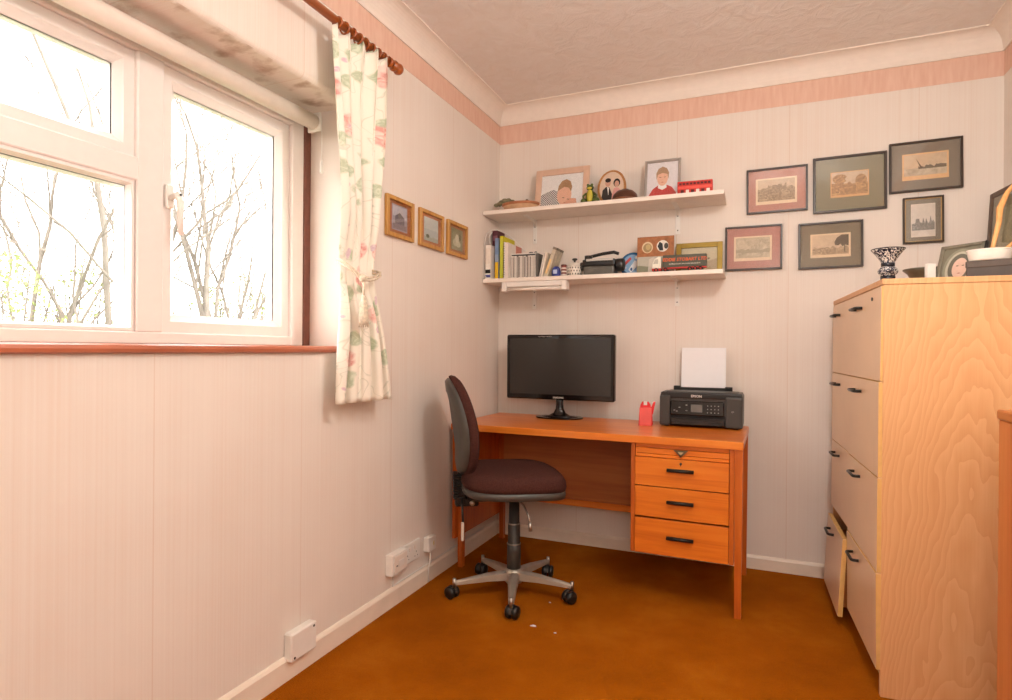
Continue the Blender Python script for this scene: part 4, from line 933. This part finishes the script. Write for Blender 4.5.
for k in range(5):
    a = ang0+2*PI*k/5; Mx = R(a, 'Z')
    ar = MB(); bm = ar.bm
    secs = [(.02, .105, .026, .040), (.12, .098, .020, .030), (.262, .078, .012, .016)]
    rg = []
    for (x, zt, hw, hh) in secs:
        rg.append([bm.verts.new(Mx @ Vector(p)) for p in ((x, -hw, zt-hh), (x, hw, zt-hh), (x, hw*.9, zt-.006), (x, hw*.35, zt), (x, -hw*.35, zt), (x, -hw*.9, zt-.006))])
    for p_, q_ in zip(rg, rg[1:]):
        for j in range(6): bm.faces.new((p_[j], p_[(j+1) % 6], q_[(j+1) % 6], q_[j]))
    bm.faces.new(rg[0][::-1]); bm.faces.new(rg[-1])
    ao = ar.build('base_arm', M_alloy, ch)
    ca = a+[-.4, .9, .5, -1.0, 2.2][k]
    Mc = T(.266*math.cos(a), .266*math.sin(a), 0) @ R(ca, 'Z')
    cs = MB(); cs.tube([(0, 0, .088), (0, 0, .05)], .008, 10, M=Mc); cs.build('castor_stem', M_chrome, ao)
    cw = MB()
    for s in (-1, 1): cw.lathe([(0, s*.006), (.024, s*.006), (.0265, s*.009), (.0265, s*.020), (.021, s*.026), (.008, s*.0275), (0, s*.0275)], 24, M=Mc @ T(-.014, 0, .0265) @ R(PI/2, 'X'))
    cw.build('castor_wheels', M_black, ao)
    hd_ = MB(); pts = [(-.014+.0285*math.cos(t), .0265+.0285*math.sin(t)) for t in [k2*PI/10 for k2 in range(11)]]
    hd_.prism(pts, 'y', -.0055, .0055, M=Mc); hd_.build('castor_hood', M_charcoal, ao)
MB().lathe([(0, .05), (.036, .05), (.045, .07), (.042, .1), (.034, .112), (0, .112)], 28).build('base_hub', M_alloy, ch)
MB().lathe([(.0, .1125), (.031, .1125), (.030, .22), (.0275, .222), (.027, .31), (.024, .312), (.0225, .43), (0, .43)], 28).build('gas_column', M_charcoal, ch)
for z, r_ in ((.22, .0305), (.309, .0275)): MB().lathe([(r_-.003, z-.003), (r_+.0006, z-.002), (r_+.0006, z+.002), (r_-.003, z+.003)], 28).build('column_ring', M_chrome, ch)
so_ = superell(.225, .235, .62)
def seatfn(p):
    p = p.copy(); fx = p.x/.225
    p.z += -.018*max(0, fx)**3+.006*max(0, -fx)**2
    p.x += -.012
    return RZ_(p)
st_ = MB(); pad(st_, so_, [(.90, .458), (.985, .462), (1.0, .478), (.99, .492)], fn=seatfn); st_.build('seat_shell', M_dgrey, ch)
se = MB(); pad(se, so_, [(.97, .490), (1.0, .497), (1.012, .512), (1.0, .532), (.95, .548), (.85, .557), (.6, .561), (.3, .560), (.05, .558)], fn=seatfn); se.build('seat', M_fabric, ch)
mech = MB(); M_ = R(CA, 'Z'); mech.box((-.21, -.05, .418), (.11, .05, .457), .008, M=M_); mech.box((-.09, -.075, .43), (.07, .075, .457), .006, M=M_); mech.build('mechanism', M_black, ch)
lv = MB(); lv.tube([(.0, -.06, .44), (.02, -.13, .42), (.035, -.165, .385), (.04, -.175, .34)], .0045, 8, M=M_); lv.tube([(.039, -.173, .36), (.0415, -.178, .325)], .008, 8, M=M_); lv.build('height_lever', M_chrome, ch)
# back spine with bellows
spn = MB(); spn.box((-.252, -.035, .40), (-.215, .035, .60), .008, M=M_); spn.box((-.262, -.03, .395), (-.16, .03, .435), .006, M=M_); spn.build('back_spine', M_black, ch)
for k in range(9): MB().box((-.272, -.042, .430+k*.0125), (-.218, .042, .4375+k*.0125), .003, M=M_).build('bellow_rib', M_black, ch)
ah = MB(); ah.tube([(-.235, -.045, .43), (-.235, -.075, .40), (-.232, -.08, .34)], .005, 8, M=M_); ah.build('tilt_handle', M_black, ch)
MB().box((-.24, -.088, .265), (-.228, -.074, .345), .003, M=M_ ).build('handle_tag', flat('D9CDBE'), ch)
tl = MB().lathe([(0, 0), (.012, 0), (.012, .02), (0, .022)], 14, M=M_ @ T(-.19, -.03, .415) @ R(PI/2, 'X')); tl.build('tilt_knob', M_chrome, ch)
# backrest: oval cushion over a plastic shell, curved and leaning a little
bo = [(y*(1.0-.16*(z/.215) if z > 0 else 1.0+.10*(z/.215)), z) for y, z in superell(.185, .215, .72)]
def backfn(p):
    p = p.copy(); z = p.z
    p.x += -.248+.10*(p.y/.205)**2*.35-.030*(z/.215)-.022*(z/.215)**2
    p.z = .745+z
    return RZ_(p)
bs = MB(); pad(bs, bo, [(.70, -.026), (.90, -.018), (.965, -.002), (.96, .010)], 'x', fn=backfn); bs.build('back_shell', M_dgrey, ch)
bc = MB(); pad(bc, bo, [(.955, .004), (1.0, .006), (1.02, .018), (1.0, .034), (.93, .047), (.75, .054), (.4, .052), (.08, .048)], 'x', fn=backfn); bc.build('backrest', M_fabric, ch)

# ================================================================== oak cabinet with drawers
cb_ = thing('drawer_cabinet', 'tall oak grained cabinet with two columns of drawers by right wall', 'cabinet', (1.768, -1.036, 0), .045)
# local: x into the cabinet (towards right wall), y along its front away from the viewer
CW_, CD_, CH_ = .905, .555, 1.309
MB().box((.0, .0, .0), (CD_, .018, CH_-.0185), .001).build('side_panel', M_oak, cb_)
MB().box((.0, CW_-.018, .0), (CD_, CW_, CH_-.0185), .001).build('side_panel', M_oak, cb_)
MB().box((-.004, -.002, CH_-.018), (CD_+.005, CW_+.002, CH_), .001).build('top_panel', M_oak, cb_)
MB().box((CD_-.008, .018, .02), (CD_, CW_-.018, CH_-.0185)).build('back_panel', M_ply, cb_)
MB().box((.03, .018, 0), (.048, CW_-.018, .078)).build('plinth', M_oak_edge, cb_)
CMID = .485
MB().box((.02, CMID-.008, .08), (CD_-.01, CMID+.008, .975)).build('divider', M_oak_edge, cb_)
for z in (.08, .385, .683, .983): MB().box((.02, .018, z-.008), (CD_-.01, CW_-.018, z+.006)).build('rail', M_oak_edge, cb_)
M_edge = plain('yellow_edge', 'DDAE68', .45, var=.06)
def front(y0, y1, z0, z1, x=0.0, name='drawer', hy=None, hz_=None, tilt=0, yaw=0):
    o = bpy.data.objects.new(name, None)
    d = MB(); th = .018
    d.box((-th, 0, 0), (-.0008, y1-y0, z1-z0), .0012); d.box((-th+.0004, -.0006, .0012), (-.0012, 0, z1-z0-.0012), 0, 1); d.box((-th+.0004, .0012, z1-z0), (-.0012, y1-y0-.0012, z1-z0+.0006), 0, 1)
    if name == 'drawer': d.box((-.0008, .03, .03), (.40, y1-y0-.03, z1-z0-.06), 0, 2)
    ob = d.build(name, [M_front, M_edge, M_ply], cb_, (x+.011, y0, z0), (0, tilt, yaw))
    hh = hz_ if hz_ is not None else z1-z0-.045; c = hy if hy is not None else (y1-y0)*.64
    hs_ = [c] if not isinstance(c, (list, tuple)) else c
    for c in hs_:
        h = MB(); h.tube([(-th, c-.052, hh), (-th-.018, c-.050, hh), (-th-.022, c-.044, hh), (-th-.022, c+.044, hh), (-th-.018, c+.050, hh), (-th, c+.052, hh)], .0055, 8); h.build('handle', M_handle, ob)
        MB().box((-th-.0006, c-.01, hh+.014), (-th, c+.01, hh+.017)).build('scratch', M_edge, ob) if False else None
    return ob
G_ = .0025
front(.004, CW_-.004, .988, CH_-.022, name='flap_front', hy=[.33, .77], hz_=.248, tilt=.006)
for (a, b_) in ((.004, CMID-.0015), (CMID+.0015, CW_-.004)):
    near = a < .1
    front(a, b_, .686, .985, -.004 if near else 0)
    front(a, b_, .387, .683, -.005 if near else 0)
front(.004, CMID-.0015, .082, .384, -.004, tilt=-.012)
front(CMID+.0025, CW_-.006, .040, .345, -.036, tilt=.05, yaw=-.02)
MB().lathe([(0, 0), (.006, 0), (.006, .003), (0, .003)], 12, M=T(-.0065, .12, 1.255) @ R(-PI/2, 'Y')).build('lock', M_handle, cb_)

# ---- things on the cabinet
TZ_ = CH_
va = thing('vase', 'blue and white patterned trumpet vase on the cabinet corner', 'vase', (1.850, -.62, TZ_)); va.scale = (.92, .92, .95)
def vase_mat():
    m, nt, b = nmat('blue_white_glaze')
    n1 = N(nt, 'ShaderNodeTexNoise', Scale=75.0, Detail=2.0, Distortion=2.2); L(nt, coords(nt), n1.inputs['Vector'])
    L(nt, ramp(nt, n1.outputs[0], [(.47, '1E2230'), (.52, '39405A'), (.55, 'E2DCD4')]), b.inputs['Base Color']); b.inputs['Roughness'].default_value = .15
    return m
M_vase = vase_mat(); M_vdark = plain('dark_glaze', '1C1E28', .2, var=.2)
MB().lathe([(.0, .0), (.026, .0), (.030, .006), (.025, .030), (.022, .048), (.024, .058), (.033, .066), (.036, .075), (.033, .084), (.024, .091), (.023, .108), (.030, .120), (.044, .140), (.057, .155), (.059, .160), (.054, .160), (.041, .142), (.026, .118), (.0, .108)], 36).build('body', M_vase, va)
for z0, z1, r_ in ((.028, .056, .0262), (.092, .107, .0242)): MB().lathe([(r_-.002, z0), (r_, z0), (r_, z1), (r_-.002, z1)], 36).build('band', M_vdark, va)
MB().lathe([(.054, .1595), (.0595, .1585), (.0605, .161), (.0555, .163), (.054, .1595)], 36).build('rim', M_vdark, va)
ty = thing('metal_tray', 'grey green metal dish behind leaning portrait frame', 'dish', (2.00, -.47, TZ_))
MB().lathe([(0, 0), (.03, 0), (.034, .03), (.06, .075), (.075, .088), (.074, .092), (.05, .078), (.0, .05)], 28).build('bowl', plain('pewter', '7C7868', .35, .5, var=.15), ty)
tag(MB().box((-.014, -.010, 0), (.014, .010, .085), .002).build('white_carton', M_white, loc=(1.968, -.68, TZ_), rot=(0, 0, .3)), 'small white carton standing before the metal dish', 'carton')
pf = thing('portrait_frame', 'silver framed oval portrait leaning back on the cabinet', 'photo frame', (2.042, -.66, TZ_), rot=(-.30, 0, -.78))
M_silv = plain('aged_silver', '8C8676', .35, .5, var=.2, vs_=30)
fr_ = MB()
FWd, FHt = .145, .166
for a, b_ in (((-FWd/2, 0, 0), (-FWd/2+.012, .012, FHt)), ((FWd/2-.012, 0, 0), (FWd/2, .012, FHt)), ((-FWd/2, 0, 0), (FWd/2, .012, .012)), ((-FWd/2, 0, FHt-.012), (FWd/2, .012, FHt))): fr_.box(a, b_, .0015)
fr_.build('frame', M_silv, pf)
MB().box((FWd/2, -.001, -.0), (FWd/2+.004, .014, FHt+.001)).build('dark_edge', M_black, pf)
art(pf, 'photo', FWd-.02, FHt-.02, [('8E8A76', ell(.5, .45, .43, .5, 32)), ('B7B09C', ell(.5, .44, .36, .44, 32)), ('6C675A', ell(.5, .46, .29, .36, 32)), ('DDB9A4', ell(.52, .45, .2, .26, 28)), ('5A4A40', [(.42, .5), (.48, .5), (.48, .52), (.42, .52)]), ('5A4A40', [(.57, .5), (.63, .5), (.63, .52), (.57, .52)]), ('B5786A', [(.47, .31), (.53, .3), (.58, .31), (.53, .33)]), ('9C9886', [(.1, 0), (.9, 0), (.8, .16), (.52, .22), (.25, .16)])], (0, .005, FHt/2), base=flat('7A7462'))
MB().box((-FWd/2+.004, .0122, .004), (FWd/2-.004, .015, FHt-.004)).build('backing', flat('3A342C'), pf)
bxk = thing('dark_box', 'long dark grey box under the white dish on cabinet', 'box', (2.165, -.82, TZ_), -.35)
MB().box((-.12, -.065, 0), (.12, .065, .06), .003).build('base', plain('dark_card', '4A403A', .6, var=.1), bxk)
MB().box((-.122, -.067, .045), (.122, .067, .068), .003).build('lid', plain('dark_card_lid', '54483F', .6, var=.1), bxk)
wd_ = thing('white_dish', 'oval white ribbed dish on the dark grey box', 'dish', (2.096, -.825, TZ_+.0685))
MB().lathe([(0, 0), (.052, 0), (.055, .004), (.060, .030), (.0605, .033), (.057, .033), (.052, .008), (0, .006)], 40, sy=.7).build('dish', flat('EEE6DC', .25), wd_)
MB().lathe([(.0575, .0335), (.061, .032), (.0625, .034), (.061, .0365), (.0575, .0365), (.0575, .0335)], 40, sy=.7).build('rim', flat('F2ECE4', .25), wd_)
dw = MB(); dw.tube([(2.100, -.815, TZ_+.08), (2.116, -.80, TZ_+.14), (2.130, -.79, TZ_+.20), (2.136, -.775, TZ_+.245), (2.158, -.77, TZ_+.30), (2.185, -.76, TZ_+.335)], [.005, .007, .008, .010, .007, .005], 8)
dw.tube([(2.135, -.778, TZ_+.225), (2.128, -.782, TZ_+.25)], [.006, .003], 6)
tag(dw.build('driftwood_stick', wood('driftwood', 'C98A4A', 'DCA05E', 'E8B478', 'Z', 2, .6)), 'tall pale knotted driftwood stick rising from the white dish', 'stick')
d2 = MB(); d2.tube([(2.112, -.83, TZ_+.08), (2.16, -.81, TZ_+.125), (2.20, -.805, TZ_+.15), (2.25, -.80, TZ_+.20)], [.005, .006, .006, .004], 8)
tag(d2.build('driftwood_stick', MATS['driftwood']), 'shorter driftwood stick lying low across the white dish', 'stick')
bfz = thing('leaning_picture', 'large dark framed picture standing on cabinet against the right wall', 'picture', (2.272, -.14, TZ_), rot=(0, .05, .10))
lp = MB(); LH, LW = .432, .42
for a, b_ in (((0, -.022, 0), (.016, 0, LH)), ((0, -LW, 0), (.016, -LW+.022, LH)), ((0, -LW+.022, 0), (.016, -.022, .022)), ((0, -LW+.022, LH-.022), (.016, -.022, LH))): lp.box(a, b_, .003)
lp.build('frame', plain('brown_frame', '5C4636', .4, var=.15), bfz)
MB().box((.008, -LW+.02, .02), (.013, -.02, LH-.02)).build('mount', flat('8E8468'), bfz)
MB().box((.0072, -LW+.08, .09), (.008, -.08, LH-.08)).build('print', engraving('pale_field', [(.3, '8C8468'), (.6, 'B0A684'), (.8, 'C4BA9A')], (20, 20, 40)), bfz)
MB().box((.004, -LW+.022, .022), (.0048, -.022, LH-.022)).build('glass', M_picglass, bfz)

# ================================================================== wooden chest at the right edge
cs_ = thing('wooden_chest', 'orange brown wooden chest at the right edge nearest viewer', 'chest', (1.990, -2.05, 0))
MB().box((0, 0, .0), (.375, .78, .905), .003).build('body', M_chest, cs_)
MB().box((-.004, -.004, .9055), (.377, .784, .932), .004).build('top', wood('chest_top', 'A0561E', 'B5682A', 'C27A3A', 'Y', .6, .35, .2), cs_)
for k in range(3):
    dd_ = MB().box((-.012, .03, .04+.29*k), (.0, .61, .31+.29*k), .002).build('drawer', M_chest, cs_)
    MB().lathe([(0, 0), (.008, 0), (.008, .012), (.018, .018), (.016, .028), (0, .03)], 16, M=T(-.012, .32, .175+.29*k) @ R(-PI/2, 'Y')).build('knob', M_chest, dd_)

# ================================================================== scraps on the carpet
for x, y, s, lab in [(.609, -1.03, .012, 'largest white paper scrap on carpet near the chair castors'), (.705, -1.05, .005, 'tiny white scrap on carpet right of the larger scrap'), (.60, -.80, .004, 'tiny white scrap on carpet beside chair base arm')]:
    m_ = MB(); m_.prism([(-s, -.3*s), (0, -.5*s), (s, -.1*s), (.8*s, .4*s), (-.2*s, .5*s)], 'z', 0.0005, .003); tag(m_.build('paper_scrap', M_paper, loc=(x, y, 0)), lab, 'scrap', 'scraps on the carpet')
